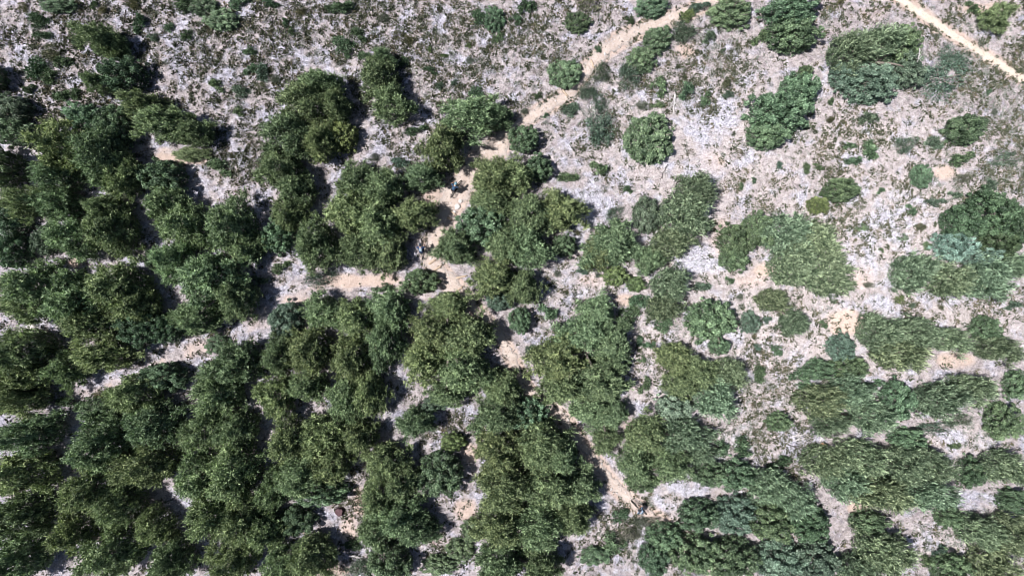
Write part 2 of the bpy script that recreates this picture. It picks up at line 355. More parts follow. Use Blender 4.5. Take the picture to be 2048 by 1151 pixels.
# ------------------------------------------------------------------ foliage meshes (shared between plants)
def crown_mesh(name, kind, seed, Rr=2.2, Hh=4.4):
    rg = np.random.default_rng(seed)
    Ps, Ds, Ls, Ws, Rs, Fs = [], [], [], [], [], []
    def lumps(n, rlo, rhi, low, gap=1.0, zlo=0.62):
        out = []; ph = rg.uniform(0, 6.283, 4)
        def rag(a): return 1 + (0.5 if kind == 'broad' else 1.0) * (0.17 * math.sin(2 * a + ph[0]) + 0.15 * math.sin(3 * a + ph[1]) + 0.12 * math.sin(5 * a + ph[2]) + 0.08 * math.sin(8 * a + ph[3]))
        def cand(skirt, i):
            d = Rr * (rg.uniform(0.72, 0.95) if skirt else 0.80 * math.sqrt(rg.random())); a = rg.uniform(0, 2 * math.pi) if not skirt else 2 * math.pi * (i + rg.random() * .8) / low
            rl = Rr * rg.uniform(rlo, rhi) * (0.8 if skirt else 1.0)
            zt = Hh * (1 - (0.74 if kind != 'broad' else 0.55) * (d / Rr) ** (1.25 if kind != 'broad' else 1.8)) * rg.uniform(zlo, 1.0)
            if skirt: zt = Hh * rg.uniform(0.16, 0.36)
            d *= rag(a)
            return np.array([d * math.cos(a), d * math.sin(a), max(zt - rl * 0.9, rl * 0.4)]), rl
        for i in range(n):
            best = None
            for _ in range(9):
                c, rl = cand(i < low, i)
                m = min([np.linalg.norm(c - o[0]) / (rl + o[1]) for o in out] or [9])
                if best is None or m > best[0]: best = (m, c, rl)
            out.append((best[1], best[2]))
        return out
    if kind in ('plume', 'fine'):
        up = 0.55 if kind == 'plume' else 1.15
        for (c, rl) in lumps(36 if kind == 'plume' else 34, 0.07, 0.27, 11, 1.0, 0.66):
            n = int((84 if kind == 'plume' else 54) * (rl / 0.62) ** 1.15)
            dirs = norm(rg.normal(size=(n, 3)) + np.array([0, 0, 0.75])); dirs[:, 2] = np.where(dirs[:, 2] < -0.15, -dirs[:, 2], dirs[:, 2])
            ax = norm(dirs * 0.8 + np.array([0, 0, up]) + rg.normal(size=(n, 3)) * 0.12)
            st = c + dirs * rl * rg.uniform(0.35, 0.9, (n, 1))
            ln = rg.uniform(0.25, 0.75, n) if kind == 'plume' else rg.uniform(0.6, 1.25, n)
            k = 14; t = np.tile(np.linspace(0.05, 1, k), n); I = np.repeat(np.arange(n), k)
            pr = np.clip(rg.normal(0.43, 0.22 if kind == 'plume' else 0.30, n), 0, 1)
            wob = rg.normal(size=(n * k, 3)) * (0.065 if kind == 'plume' else 0.04)
            pos = st[I] + ax[I] * (ln[I] * t)[:, None] + wob * (1.15 - t)[:, None]
            dd = ax[I] + rg.normal(size=(n * k, 3)) * (0.75 if kind == 'plume' else 0.42)
            Ps.append(pos); Ds.append(dd); Fs.append(dirs[I])
            Ls.append(rg.uniform(0.13, 0.25, n * k) if kind == 'plume' else rg.uniform(0.18, 0.32, n * k))
            Ws.append(rg.uniform(0.055, 0.095, n * k) if kind == 'plume' else rg.uniform(0.06, 0.10, n * k))
            Rs.append(np.clip(pr[I] + rg.normal(size=n * k) * 0.13 + (t - 0.5) * 0.30, 0, 1))
    else:
        for (c, rl) in lumps(66, 0.06, 0.21, 18, 1.0, 0.6):
            n = int(330 * (rl / 0.37) ** 2)
            dirs = norm(rg.normal(size=(n, 3)) + np.array([0, 0, 0.55]))
            pos = c + dirs * rl * (rg.uniform(0.45, 1.0, (n, 1)) + np.abs(rg.normal(size=(n, 1))) * 0.16)
            dd = norm(np.cross(dirs, rg.normal(size=(n, 3)))) + dirs * rg.uniform(-0.1, 0.7, (n, 1))
            lr = np.clip(rg.normal(0.5, 0.12), 0, 1)
            Ps.append(pos); Ds.append(dd); Fs.append(dirs); Ls.append(rg.uniform(0.11, 0.19, n)); Ws.append(rg.uniform(0.08, 0.13, n))
            Rs.append(np.clip(lr + rg.normal(size=n) * 0.24, 0, 1))
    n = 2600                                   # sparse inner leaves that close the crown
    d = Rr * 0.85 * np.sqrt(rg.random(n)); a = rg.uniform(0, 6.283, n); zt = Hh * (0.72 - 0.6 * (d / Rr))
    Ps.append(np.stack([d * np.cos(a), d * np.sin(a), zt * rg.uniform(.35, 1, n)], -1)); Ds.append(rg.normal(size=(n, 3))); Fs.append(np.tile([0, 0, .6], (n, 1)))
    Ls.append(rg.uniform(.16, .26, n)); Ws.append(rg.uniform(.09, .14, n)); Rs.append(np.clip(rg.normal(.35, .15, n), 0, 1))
    P = np.concatenate(Ps); P[:, 2] = np.maximum(P[:, 2], 0.03)
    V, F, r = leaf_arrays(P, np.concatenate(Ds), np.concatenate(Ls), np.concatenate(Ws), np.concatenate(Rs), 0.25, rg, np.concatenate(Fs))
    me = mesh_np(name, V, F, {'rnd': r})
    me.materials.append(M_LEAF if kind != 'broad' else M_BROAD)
    return me

CROWN = {'plume': [crown_mesh('feathery_clump', 'plume', 100 + i) for i in range(7)],
         'fine': [crown_mesh('fine_clump', 'fine', 200 + i) for i in range(6)],
         'broad': [crown_mesh('leafy_clump', 'broad', 300 + i, 2.2, 3.2) for i in range(6)]}
def shrub_mesh(name, kind, seed, Rr=0.6, Hh=0.6, nl=11, dens=1.0):
    rg = np.random.default_rng(seed); Ps, Ds, Ls, Ws, Rs, Fs = [], [], [], [], [], []
    ph = rg.uniform(0, 6.283, 3)
    for i in range(nl):
        a = rg.uniform(0, 6.283); d = Rr * 0.85 * math.sqrt(rg.random()) * (1 + .25 * math.sin(2 * a + ph[0]) + .2 * math.sin(3 * a + ph[1])); rl = Rr * rg.uniform(0.14, 0.42)
        c = np.array([d * math.cos(a), d * math.sin(a), max(0.06, Hh * (1 - 0.5 * (d / Rr) ** 2) * rg.uniform(.5, 1) - rl)])
        n = int(150 * dens * (rl / 0.24) ** 1.3)
        dirs = norm(rg.normal(size=(n, 3)) + np.array([0, 0, .5]))
        pos = c + dirs * rl * (rg.uniform(.3, .95, (n, 1)) + np.abs(rg.normal(size=(n, 1))) * .28)
        dd = dirs + rg.normal(size=(n, 3)) * (.4 if kind == 'plume' else .9) + np.array([0, 0, .3])
        Ps.append(pos); Ds.append(dd); Fs.append(dirs); Rs.append(np.clip(rg.normal(.46, .12) + rg.normal(size=n) * .22, 0, 1))
        Ls.append(rg.uniform(.09, .18, n)); Ws.append(rg.uniform(.035, .06, n) if kind == 'plume' else rg.uniform(.055, .095, n))
    P = np.concatenate(Ps); P[:, 2] = np.maximum(P[:, 2], 0.02)
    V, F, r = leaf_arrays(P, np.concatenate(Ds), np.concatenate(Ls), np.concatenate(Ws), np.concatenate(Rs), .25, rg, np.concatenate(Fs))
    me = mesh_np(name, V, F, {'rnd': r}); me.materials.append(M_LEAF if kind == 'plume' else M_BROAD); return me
SHRUB = {'plume': [shrub_mesh('shrub_foliage', 'plume', 400 + i) for i in range(5)],
         'broad': [shrub_mesh('shrub_foliage', 'broad', 420 + i) for i in range(7)],
         'sparse': [shrub_mesh('shrub_foliage', 'broad', 440 + i, 1.25, .6, 40, .20) for i in range(4)]}
def stem_mesh(seed):
    rg = random.Random(seed); V, F = [], []
    for i in range(7):
        a = i * 0.9 + rg.random(); d = 0.18 + 0.22 * rg.random()
        tube(V, F, [(0.03 * math.cos(a), 0.03 * math.sin(a), -0.05), (d * .5 * math.cos(a), d * .5 * math.sin(a), 0.2), (d * math.cos(a), d * math.sin(a), 0.42)], [0.022, 0.014, 0.006], 4)
    return mesh_py('stem', V, F)
STEM = [stem_mesh(i) for i in range(3)]
for m_ in STEM: m_.materials.append(M_BARK)

# type: (mesh kind, colour, height factor, colour word)
TYPES = {
    'P': ('plume', (0.180, 0.230, 0.126), 1.0, 'olive green'),
    'F': ('fine',  (0.192, 0.244, 0.158), 0.9, 'grey green'),
    'L': ('broad', (0.118, 0.174, 0.102), 0.95, 'green'),
    'D': ('broad', (0.078, 0.120, 0.066), 0.95, 'dark green'),
    'T': ('broad', (0.118, 0.165, 0.122), 0.85, 'blue green'),
    'A': ('broad', (0.175, 0.245, 0.200), 0.80, 'pale teal'),
    'Y': ('broad', (0.160, 0.205, 0.090), 0.85, 'yellow green'),
    'B': ('plume', (0.125, 0.125, 0.075), 0.8, 'brownish green'),
    'G': ('plume', (0.170, 0.190, 0.150), 0.7, 'grey green'),
}
LOBES = []      # (u, v, r) footprints for the ground plants
def lobe_place(u, v, rx, ry, typ, hf=1.0):
    kind, colr, tf, _ = TYPES[typ]
    if v > 1088: v += 8; ry += 11
    if u < 64: u -= 7; rx += 8
    rm = (rx + ry) * 0.5 * S
    if u > 1150: hf *= 0.8
    h = ((1.15 + 1.75 * rm) if kind != 'broad' else (0.9 + 1.25 * rm)) * tf * hf
    x, y = W(u, v, h * 0.42)
    tx, ty = abs(x) / CAM_H, abs(y) / CAM_H
    ax = max(rx * S * 0.8, rx * S - 0.12 * h * tx); ay = max(ry * S * 0.8, ry * S - 0.12 * h * ty)
    return x, y, ax, ay, h

def jcol(c, rg, amt=0.16):
    k = rg.uniform(1 - amt, 1 + amt); w = rg.uniform(-0.10, 0.06)
    return (c[0] * k * (1 + w), c[1] * k, c[2] * k * (1 - w), 1)

GROUPS = {'P': 'feathery olive trees of the slope', 'F': 'fine leaved grey green trees of the lower right slope', 'L': 'leafy green trees of the slope',
          'D': 'dark leafy trees of the slope', 'T': 'blue green leafy trees', 'A': 'pale teal trees', 'Y': 'yellow green trees'}
NAMES = {'P': 'feathery_tree', 'F': 'fine_leaved_tree', 'L': 'leafy_tree', 'D': 'leafy_tree', 'T': 'leafy_tree', 'A': 'leafy_tree', 'Y': 'leafy_tree'}
RT = np.random.default_rng(55)
def tree(label, lobes):
    typ0 = lobes[0][4]
    pl = [lobe_place(*l) for l in lobes]
    cx = float(np.mean([p[0] for p in pl])); cy = float(np.mean([p[1] for p in pl])); cz = float(hgt(cx, cy))
    root = empty(NAMES[typ0], (cx, cy, cz))
    tag(root, label, 'tree', GROUPS[typ0])
    V, F = [], []
    hmax = max(p[4] for p in pl); rb = 0.06 + 0.03 * hmax
    fork = 0.3 * hmax
    tube(V, F, [(0, 0, -0.3), (0.03, 0.02, fork * .5), (0.05, -0.03, fork)], [rb * 1.35, rb, rb * 0.85], 8)
    hue = RT.uniform(0.92, 1.08)
    for (x, y, ax, ay, h), l in zip(pl, lobes):
        kind, colr, _, _ = TYPES[l[4]]
        meshes = CROWN[kind]; me = meshes[int(RT.integers(len(meshes)))]
        o = link('foliage_clump', me, None, root)
        o.location = (x - cx, y - cy, float(hgt(x, y)) - cz)
        o.rotation_euler = (0, 0, 0)
        # spin first, then fit the footprint: a rotation by a quarter turn keeps the axes
        q = int(RT.integers(4)); o.rotation_euler[2] = q * math.pi / 2
        sx, sy = (ax, ay) if q % 2 == 0 else (ay, ax)
        k = 1 / (1.95 if (l[0] < 520 and l[1] > 180) else 2.02 if (l[0] < 930 and l[1] > 350) else 2.12 if l[0] < 1250 else 2.22)
        o.scale = (sx * k * (-1 if RT.random() < .5 else 1), sy * k, h / (3.2 if kind == 'broad' else 4.4))
        c = jcol(tuple(a * hue for a in colr), RT); o.color = c
        LOBES.append((l[0], l[1], l[2], l[3]))
        # limbs into this clump
        bx, by = x - cx, y - cy
        tube(V, F, [(0.05, -0.03, fork * .9), (bx * .5 + .05, by * .5, fork + (h - fork) * .15), (bx, by, h * .5)], [rb * .7, rb * .5, rb * .3], 6)
        for j in range(6):
            a = j * 1.047 + RT.uniform(-.4, .4); d = 0.62 * RT.uniform(.6, 1)
            tube(V, F, [(bx * .9, by * .9, h * .34), (bx + ax * d * .5 * math.cos(a), by + ay * d * .5 * math.sin(a), h * .40), (bx + ax * d * math.cos(a), by + ay * d * math.sin(a), h * RT.uniform(.28, .42))], [rb * .35, rb * .24, rb * .08], 4)
    link('trunk', mesh_py('trunk', V, F), M_BARK, root)
    return root

# ------------------------------------------------------------------ trees: label, crown clumps (photograph x, y, half width, half height, kind, height factor)
TREES = [
 # upper left diagonal row and left edge
 ('olive feathery tree with bare grey twigs, topmost of the upper left diagonal row', [(198, 78, 50, 35, 'P'), (225, 95, 28, 24, 'P')]),
 ('dark leafy tree with a black shadow, second down the upper left diagonal row', [(240, 150, 56, 40, 'D'), (195, 165, 30, 24, 'P')]),
 ('long olive feathery tree at the lower right end of the upper left diagonal row', [(280, 206, 46, 26, 'P'), (330, 245, 58, 36, 'P'), (385, 264, 38, 28, 'P')]),
 ('blue green leafy tree at the left edge, level with the diagonal row end', [(18, 215, 42, 30, 'T'), (32, 262, 45, 28, 'L')]),
 ('dark tree cut by the left edge below the blue green leafy tree', [(-8, 335, 55, 42, 'D', 1.2)]),
 ('dark tree at the left edge beside the top scrub, mostly out of frame', [(-32, 150, 36, 34, 'D', 1.2)]),
 # big left thicket
 ('dark green leafy tree crowning the top of the big left thicket', [(165, 232, 42, 27, 'L'), (228, 254, 40, 42, 'L')]),
 ('olive feathery tree on the upper left flank of the big left thicket', [(128, 298, 56, 52, 'P'), (112, 350, 46, 36, 'P')]),
 ('olive feathery tree below the crowning leafy tree of the big left thicket', [(205, 318, 52, 52, 'P'), (245, 352, 40, 40, 'P')]),
 ('leafy green tree just below the orange bank on the left side', [(320, 352, 48, 38, 'L')]),
 ('feathery tree near the left edge, above the small clearing in the thicket', [(60, 404, 44, 28, 'P'), (112, 408, 50, 30, 'P')]),
 ('upper dark leafy tree in shade at the left edge of the thicket', [(24, 436, 34, 34, 'D')]),
 ('lower dark leafy tree in shade at the left edge of the thicket', [(22, 500, 34, 36, 'D')]),
 ('feathery tree in the middle of the left thicket, beside the blue green sapling', [(148, 475, 48, 40, 'P')]),
 ('small blue green leafy tree beside the bare spot in the left thicket', [(85, 482, 26, 28, 'T')]),
 ('feathery tree with a black hollow on its right, middle of the left thicket', [(222, 462, 48, 46, 'P'), (210, 420, 40, 28, 'P')]),
 ('feathery tree left of the deep shade, upper right part of the left thicket', [(330, 415, 42, 38, 'P'), (372, 450, 45, 46, 'P')]),
 ('feathery tree at the right end of the left thicket, above its side path', [(462, 455, 50, 52, 'P'), (492, 492, 36, 30, 'P')]),
 ('feathery tree below the deep shade in the left thicket', [(345, 520, 38, 40, 'P')]),
 ('small leafy tree wedged in the deep shade of the left thicket', [(312, 520, 26, 24, 'L')]),
 ('wide feathery tree at the left edge, above the grey block', [(70, 575, 64, 46, 'P'), (55, 612, 48, 26, 'P')]),
 ('dark olive feathery tree in the heart of the lower left thicket', [(150, 600, 56, 50, 'P')]),
 ('broad feathery tree right of the heart of the lower left thicket', [(232, 580, 60, 48, 'P'), (275, 610, 42, 38, 'P')]),
 ('large feathery tree above the side path, right end of the lower left thicket', [(420, 560, 58, 50, 'P'), (472, 594, 42, 38, 'P'), (395, 636, 44, 32, 'P')]),
 ('deep green leafy tree on the left bank of the side path', [(280, 655, 54, 36, 'D'), (335, 655, 32, 32, 'D')]),
 ('feathery tree left of the deep green leafy tree by the side path', [(180, 650, 60, 34, 'P')]),
 ('feathery tree at the left end of the side path, upper bank', [(205, 712, 56, 32, 'P'), (135, 738, 36, 32, 'P')]),
 ('shaded feathery tree at the left edge just below the grey block', [(45, 705, 60, 46, 'P'), (30, 758, 52, 36, 'P')]),
 # tall tree group top middle
 ('olive feathery tree at the top of the tall group left of centre', [(640, 168, 42, 32, 'P'), (612, 206, 56, 44, 'P'), (672, 212, 30, 36, 'P')]),
 ('olive feathery tree in the middle of the tall group left of centre', [(582, 272, 60, 48, 'P'), (640, 285, 38, 38, 'P')]),
 ('bright yellow green leafy tree on the right side of the tall group', [(686, 272, 32, 36, 'Y')]),
 ('olive feathery tree at the bottom of the tall group left of centre', [(560, 340, 48, 42, 'P'), (590, 382, 40, 36, 'P')]),
 ('narrow feathery tree at the foot of the tall group, above the side path', [(577, 428, 32, 34, 'P')]),
 ('leafy green tree with yellow tips left of the narrow feathery tree', [(552, 472, 36, 34, 'L')]),
 ('lone feathery tree with a black shadow right of the tall group', [(755, 152, 42, 42, 'P'), (768, 117, 25, 20, 'P'), (782, 208, 42, 40, 'P')]),
 ('feathery tree above the upper rider, arching over the trail from the left', [(945, 233, 66, 40, 'P'), (992, 233, 30, 28, 'P')]),
 ('feathery tree left of the trail, directly above the upper rider', [(885, 295, 38, 50, 'P')]),
 # group left of the riders
 ('feathery tree at the top of the group left of the riders', [(715, 365, 38, 40, 'P'), (762, 378, 44, 38, 'P')]),
 ('small feathery tree just left of the upper rider', [(842, 352, 40, 27, 'P')]),
 ('large feathery tree in the centre of the group left of the riders', [(705, 425, 50, 46, 'P'), (752, 448, 50, 44, 'P')]),
 ('feathery tree shading the trail between the upper and middle riders', [(828, 430, 40, 36, 'P')]),
 ('feathery tree at the left end of the group left of the riders', [(632, 492, 42, 46, 'P')]),
 ('feathery tree just left of the middle rider', [(715, 505, 42, 34, 'P'), (772, 506, 40, 42, 'P', 0.8)]),
 ('light green leafy tree below the middle rider, by the trail fork', [(840, 562, 36, 26, 'L')]),
 # group right of the riders
 ('leafy green tree where the upper trail leaves the central group', [(1048, 275, 33, 30, 'L')]),
 ('feathery tree right of the upper rider across the trail', [(985, 355, 44, 40, 'P'), (1032, 352, 36, 34, 'P')]),
 ('leafy tree with yellowish tips at the top right of the central group', [(1078, 335, 30, 30, 'L')]),
 ('mixed leafy tree in the middle of the central group, right of the riders', [(980, 400, 46, 32, 'P'), (965, 450, 52, 44, 'L')]),
 ('feathery tree right of the middle rider across the trail', [(908, 495, 36, 34, 'P')]),
 ('wide feathery tree with shadow on its right, right end of the central group', [(1060, 430, 48, 44, 'P'), (1120, 420, 44, 40, 'P')]),
 ('feathery tree in the lower middle of the central group', [(1055, 498, 46, 42, 'P'), (1012, 490, 38, 38, 'P')]),
 ('small leafy tree on the lower right rim of the central group', [(1130, 490, 28, 24, 'L')]),
 ('feathery tree at the bottom of the central group above the trail', [(985, 558, 46, 38, 'P'), (1046, 575, 32, 36, 'P')]),
 ('grey leaved tree on the trail edge at the very bottom of the central group', [(998, 602, 28, 22, 'T')]),
 ('small leafy tree between the trail and the lone small bush, below the central group', [(1040, 640, 25, 28, 'L')]),
 # big single crowns either side of the lower trail
 ('big domed feathery tree left of the trail below the fork', [(895, 612, 38, 30, 'P'), (865, 662, 46, 38, 'P'), (935, 672, 52, 44, 'P'), (850, 718, 44, 40, 'P'), (930, 742, 54, 46, 'P'), (893, 788, 42, 26, 'P')]),
 ('biggest domed feathery tree right of the trail, centre of the picture', [(1195, 625, 40, 34, 'P'), (1165, 668, 52, 42, 'P'), (1225, 690, 42, 48, 'P'), (1115, 715, 50, 46, 'P'), (1195, 758, 60, 48, 'P'), (1122, 775, 46, 36, 'P')]),
 ('feathery tree just below the biggest domed tree, right of the trail', [(1182, 820, 46, 34, 'P'), (1222, 825, 32, 36, 'P'), (1212, 880, 28, 28, 'P')]),
 # middle right cluster
 ('feathery tree with fan like shoots, left end of the middle right cluster', [(1225, 490, 54, 46, 'P'), (1195, 510, 30, 30, 'P')]),
 ('blue green leafy tree in the middle of the middle right cluster', [(1295, 430, 34, 42, 'T')]),
 ('grey green fine leaved tree topping the middle right cluster', [(1392, 380, 46, 34, 'F'), (1368, 430, 56, 46, 'F')]),
 ('feathery tree at the lower right of the middle right cluster', [(1345, 485, 48, 32, 'F'), (1298, 520, 30, 30, 'P')]),
 ('larger yellow green leafy tree at the foot of the middle right cluster', [(1232, 552, 28, 22, 'Y')]),
 ('smaller yellow green leafy tree at the foot of the middle right cluster', [(1272, 568, 22, 18, 'Y')]),
 ('feathery tree hanging below the middle right cluster', [(1340, 568, 42, 34, 'F'), (1325, 616, 36, 30, 'F')]),
 ('dark green domed tree right of the biggest domed tree, with blue green neighbour', [(1425, 640, 60, 45, 'L'), (1440, 692, 26, 20, 'L')]),
 ('small blue green tree touching the right side of the dark green domed tree', [(1502, 645, 22, 26, 'T')]),
 # lower middle right cluster
 ('feathery tree below the dark green domed tree, upper left of its cluster', [(1350, 715, 38, 33, 'P'), (1395, 748, 44, 38, 'P')]),
 ('fine leaved tree at the right end below the dark green domed tree', [(1460, 745, 34, 35, 'F')]),
 ('fine leaved tree right of the pale teal patch, lower middle right cluster', [(1430, 798, 48, 40, 'F'), (1362, 768, 38, 32, 'P')]),
 ('pale teal leafy tree in the lower middle right cluster', [(1350, 815, 44, 32, 'A')]),
 ('feathery tree below the pale teal tree, right of the bare patch', [(1292, 870, 46, 40, 'P'), (1370, 868, 50, 38, 'F')]),
 ('feathery tree just above the lower rider, right of the trail', [(1270, 928, 42, 38, 'P'), (1340, 928, 50, 36, 'P'), (1285, 966, 36, 22, 'L')]),
 ('small fine leaved tree at the right tip of the cluster above the lower rider', [(1402, 903, 30, 27, 'F')]),
 # lower left thicket
 ('feathery tree at the left edge, first below the shaded clearing', [(40, 795, 50, 34, 'P')]),
 ('blue tinted feathery tree at the left edge, second below the shaded clearing', [(62, 870, 56, 36, 'P')]),
 ('dark feathery tree at the left edge, third below the shaded clearing', [(45, 948, 60, 44, 'P')]),
 ('dark feathery tree at the left edge, second from the lower left corner', [(45, 1030, 58, 44, 'P')]),
 ('dark feathery tree in the lower left corner', [(32, 1112, 54, 42, 'P')]),
 ('leafy topped feathery tree below the left end of the side path', [(325, 755, 48, 30, 'L'), (268, 788, 48, 40, 'P')]),
 ('leafy tree below the small clearing in the lower left thicket', [(195, 820, 46, 28, 'L')]),
 ('feathery tree left of the long vertical shadow gap, upper lower left thicket', [(300, 850, 56, 46, 'P')]),
 ('feathery tree right of the second left edge tree, lower left thicket', [(200, 888, 60, 50, 'P')]),
 ('feathery tree left of the long vertical shadow gap, middle lower left thicket', [(290, 930, 60, 46, 'P')]),
 ('wide feathery tree low in the lower left thicket, right of the dark edge trees', [(185, 975, 56, 50, 'P'), (240, 1008, 48, 42, 'P')]),
 ('wide feathery tree at the bottom edge right of the pale strip', [(150, 1060, 44, 46, 'P'), (225, 1094, 58, 44, 'P')]),
 ('feathery tree beside the grey branches near the bottom of the shadow gap', [(308, 1055, 38, 36, 'P'), (345, 1112, 40, 34, 'P')]),
 ('feathery tree right of the long shadow gap, just under the side path', [(465, 733, 54, 40, 'P'), (430, 788, 52, 42, 'P')]),
 ('feathery tree right of the long shadow gap, second below the side path', [(405, 862, 46, 42, 'P'), (470, 858, 40, 38, 'P')]),
 ('feathery tree right of the long shadow gap, third below the side path', [(400, 950, 46, 48, 'P')]),
 ('feathery tree inside the lower left thicket, right of the third one under the path', [(465, 942, 54, 54, 'P')]),
 ('feathery tree right of the long shadow gap, fourth below the side path', [(420, 1030, 50, 46, 'P')]),
 ('feathery tree at the bottom edge, between the shadow gap and the bare strip', [(490, 1043, 44, 48, 'P'), (465, 1110, 46, 36, 'P')]),
 # block between side path and domed tree
 ('blue green leafy tree at the top left corner of the block below the side path', [(570, 640, 38, 36, 'T')]),
 ('pale feathery tree on the left side of the block below the side path', [(557, 708, 36, 38, 'P'), (615, 703, 48, 46, 'P')]),
 ('feathery tree at the top middle of the block below the side path', [(645, 624, 42, 33, 'P'), (708, 638, 42, 38, 'P')]),
 ('feathery tree at the top right corner of the block below the side path', [(775, 620, 44, 36, 'P')]),
 ('feathery tree on the right side of the block below the side path', [(700, 713, 40, 46, 'P'), (768, 690, 34, 48, 'P')]),
 ('tall feathery tree at the lower right of the block below the side path', [(690, 798, 40, 48, 'P'), (738, 788, 32, 48, 'P')]),
 ('feathery tree at the lower right tip of the block below the side path', [(718, 873, 36, 38, 'P')]),
 ('feathery tree beside the tiny bare patch, middle of the block', [(550, 790, 38, 42, 'P'), (610, 770, 40, 30, 'P')]),
 ('feathery tree with brown hollow, lower middle of the block', [(640, 872, 50, 42, 'P'), (580, 880, 44, 48, 'P')]),
 ('feathery tree above the leafy shrub bank, low in the block', [(600, 948, 54, 42, 'P'), (660, 928, 44, 42, 'P')]),
 ('green leafy tree lying above the dark red stump', [(638, 985, 58, 28, 'L')]),
 ('narrow feathery tree left of the leafy tree above the dark red stump', [(545, 980, 32, 46, 'P')]),
 # below domed tree
 ('small feathery tree below the big domed tree left of the trail', [(830, 845, 35, 31, 'P')]),
 ('small blue green tree tucked under the big domed tree', [(868, 808, 26, 17, 'T')]),
 ('yellow green leafy tree near the bare strip below the big domed tree', [(905, 885, 27, 19, 'Y')]),
 ('feathery tree at the top of the bottom group left of the broad trail thicket', [(770, 924, 40, 38, 'P'), (800, 962, 40, 38, 'P'), (757, 990, 34, 42, 'P')]),
 ('leafy round tree on the right of the bottom group', [(880, 950, 48, 48, 'L')]),
 ('feathery tree in the middle of the bottom group', [(790, 1033, 48, 42, 'P'), (835, 1058, 42, 32, 'P')]),
 ('leafy tree on the bottom edge under the bottom group', [(750, 1060, 34, 38, 'P'), (775, 1120, 48, 34, 'L')]),
 ('leafy tree below the dark red stump, left of the blue shade', [(590, 1043, 38, 33, 'L')]),
 ('dark feathery tree left of the leafy tree under the stump', [(532, 1060, 36, 46, 'P')]),
 ('grey feathery tree at the bottom edge, left of the bare strip', [(618, 1112, 48, 38, 'P'), (560, 1125, 40, 32, 'P')]),
 # broad thicket left of lower trail
 ('feathery tree at the top tip of the broad thicket left of the lower trail', [(1003, 778, 40, 34, 'P'), (1000, 830, 48, 42, 'P'), (1054, 828, 42, 38, 'L')]),
 ('feathery tree in the upper middle of the broad thicket left of the lower trail', [(1000, 900, 50, 48, 'P'), (1080, 888, 54, 46, 'P')]),
 ('feathery tree on the trail side of the broad thicket, shading the lower trail', [(1120, 912, 42, 42, 'P'), (1156, 972, 44, 44, 'P')]),
 ('feathery tree in the centre of the broad thicket left of the lower trail', [(1010, 973, 58, 48, 'P'), (1095, 968, 58, 48, 'P')]),
 ('feathery tree left of the lower rider, low in the broad thicket', [(1000, 1048, 54, 46, 'P'), (1080, 1048, 58, 46, 'P'), (1146, 1028, 44, 38, 'P')]),
 ('feathery tree at the bottom edge of the broad thicket', [(1000, 1118, 50, 34, 'P'), (1080, 1116, 44, 32, 'P')]),
 # lower right
 ('leafy tree above the pale gully right of the lower rider', [(1420, 948, 42, 30, 'L'), (1475, 950, 46, 36, 'L')]),
 ('leafy tree just right of the lower rider across the gully', [(1400, 1030, 48, 38, 'L')]),
 ('blue green leafy tree in the leafy wood right of the lower rider', [(1470, 1030, 54, 42, 'T')]),
 ('green leafy tree in the right half of the leafy wood', [(1542, 1045, 56, 46, 'L')]),
 ('fine leaved tree on top of the leafy wood, left of the bare streak', [(1538, 970, 48, 36, 'F'), (1590, 1000, 42, 36, 'F')]),
 ('leafy green tree below the lower rider at the trail end', [(1330, 1074, 44, 32, 'L'), (1310, 1112, 36, 30, 'L')]),
 ('leafy tree at the bottom edge, left part of the leafy wood', [(1390, 1104, 54, 38, 'L')]),
 ('leafy tree at the bottom edge, middle of the leafy wood', [(1470, 1110, 58, 38, 'L')]),
 ('blue green tree at the bottom edge of the leafy wood', [(1560, 1113, 58, 38, 'T')]),
 ('dark leafy tree at the right border of the leafy wood', [(1622, 1048, 50, 42, 'D')]),
 ('blue green tree at the bottom edge, right end of the leafy wood', [(1632, 1114, 54, 38, 'T')]),
 # upper right
 ('big leafy green tree touching the top edge', [(1585, 22, 64, 46, 'L'), (1588, 66, 60, 44, 'L')]),
 ('widest blue green tree in the upper right, with bleached twigs', [(1700, 105, 50, 44, 'F'), (1758, 88, 48, 42, 'F'), (1812, 88, 42, 42, 'L'), (1740, 165, 62, 48, 'T'), (1815, 138, 42, 42, 'T'), (1690, 150, 36, 36, 'T')]),
 ('large leafy green tree on the pale clearing below the top edge tree', [(1602, 178, 46, 44, 'L'), (1560, 225, 68, 54, 'L'), (1535, 268, 46, 36, 'L'), (1612, 142, 16, 16, 'L')]),
 ('lone leafy green tree far right on the pale ground', [(1935, 258, 45, 36, 'L')]),
 ('olive tree in the top right corner beyond the pale path', [(1995, 32, 34, 27, 'P')]),
 ('leafy tree at the left end of the flat thicket on the right', [(1475, 482, 44, 40, 'L'), (1518, 458, 40, 38, 'L'), (1470, 516, 36, 28, 'L')]),
 ('fine leaved tree in the top middle of the flat thicket', [(1570, 468, 56, 46, 'F'), (1630, 480, 48, 40, 'F')]),
 ('fine leaved tree at the lower right of the flat thicket', [(1588, 533, 58, 42, 'F'), (1655, 550, 54, 44, 'F')]),
 ('low leafy tree above the flat thicket, right of its yellow green neighbour', [(1685, 380, 44, 27, 'L')]),
 ('yellow green tree on the top right of the flat thicket', [(1637, 410, 25, 20, 'Y')]),
 ('narrow fine leaved tree alone below the flat thicket', [(1545, 600, 33, 27, 'F'), (1585, 645, 29, 29, 'F')]),
 ('dark leafy tree at the right edge above the pale teal patch', [(1985, 425, 60, 52, 'D'), (2032, 450, 42, 54, 'D'), (1925, 445, 46, 40, 'D'), (2000, 490, 50, 36, 'D')]),
 ('pale teal leafy tree at the right edge', [(1912, 492, 48, 34, 'A', 1.25), (1965, 515, 46, 24, 'A', 1.3)]),
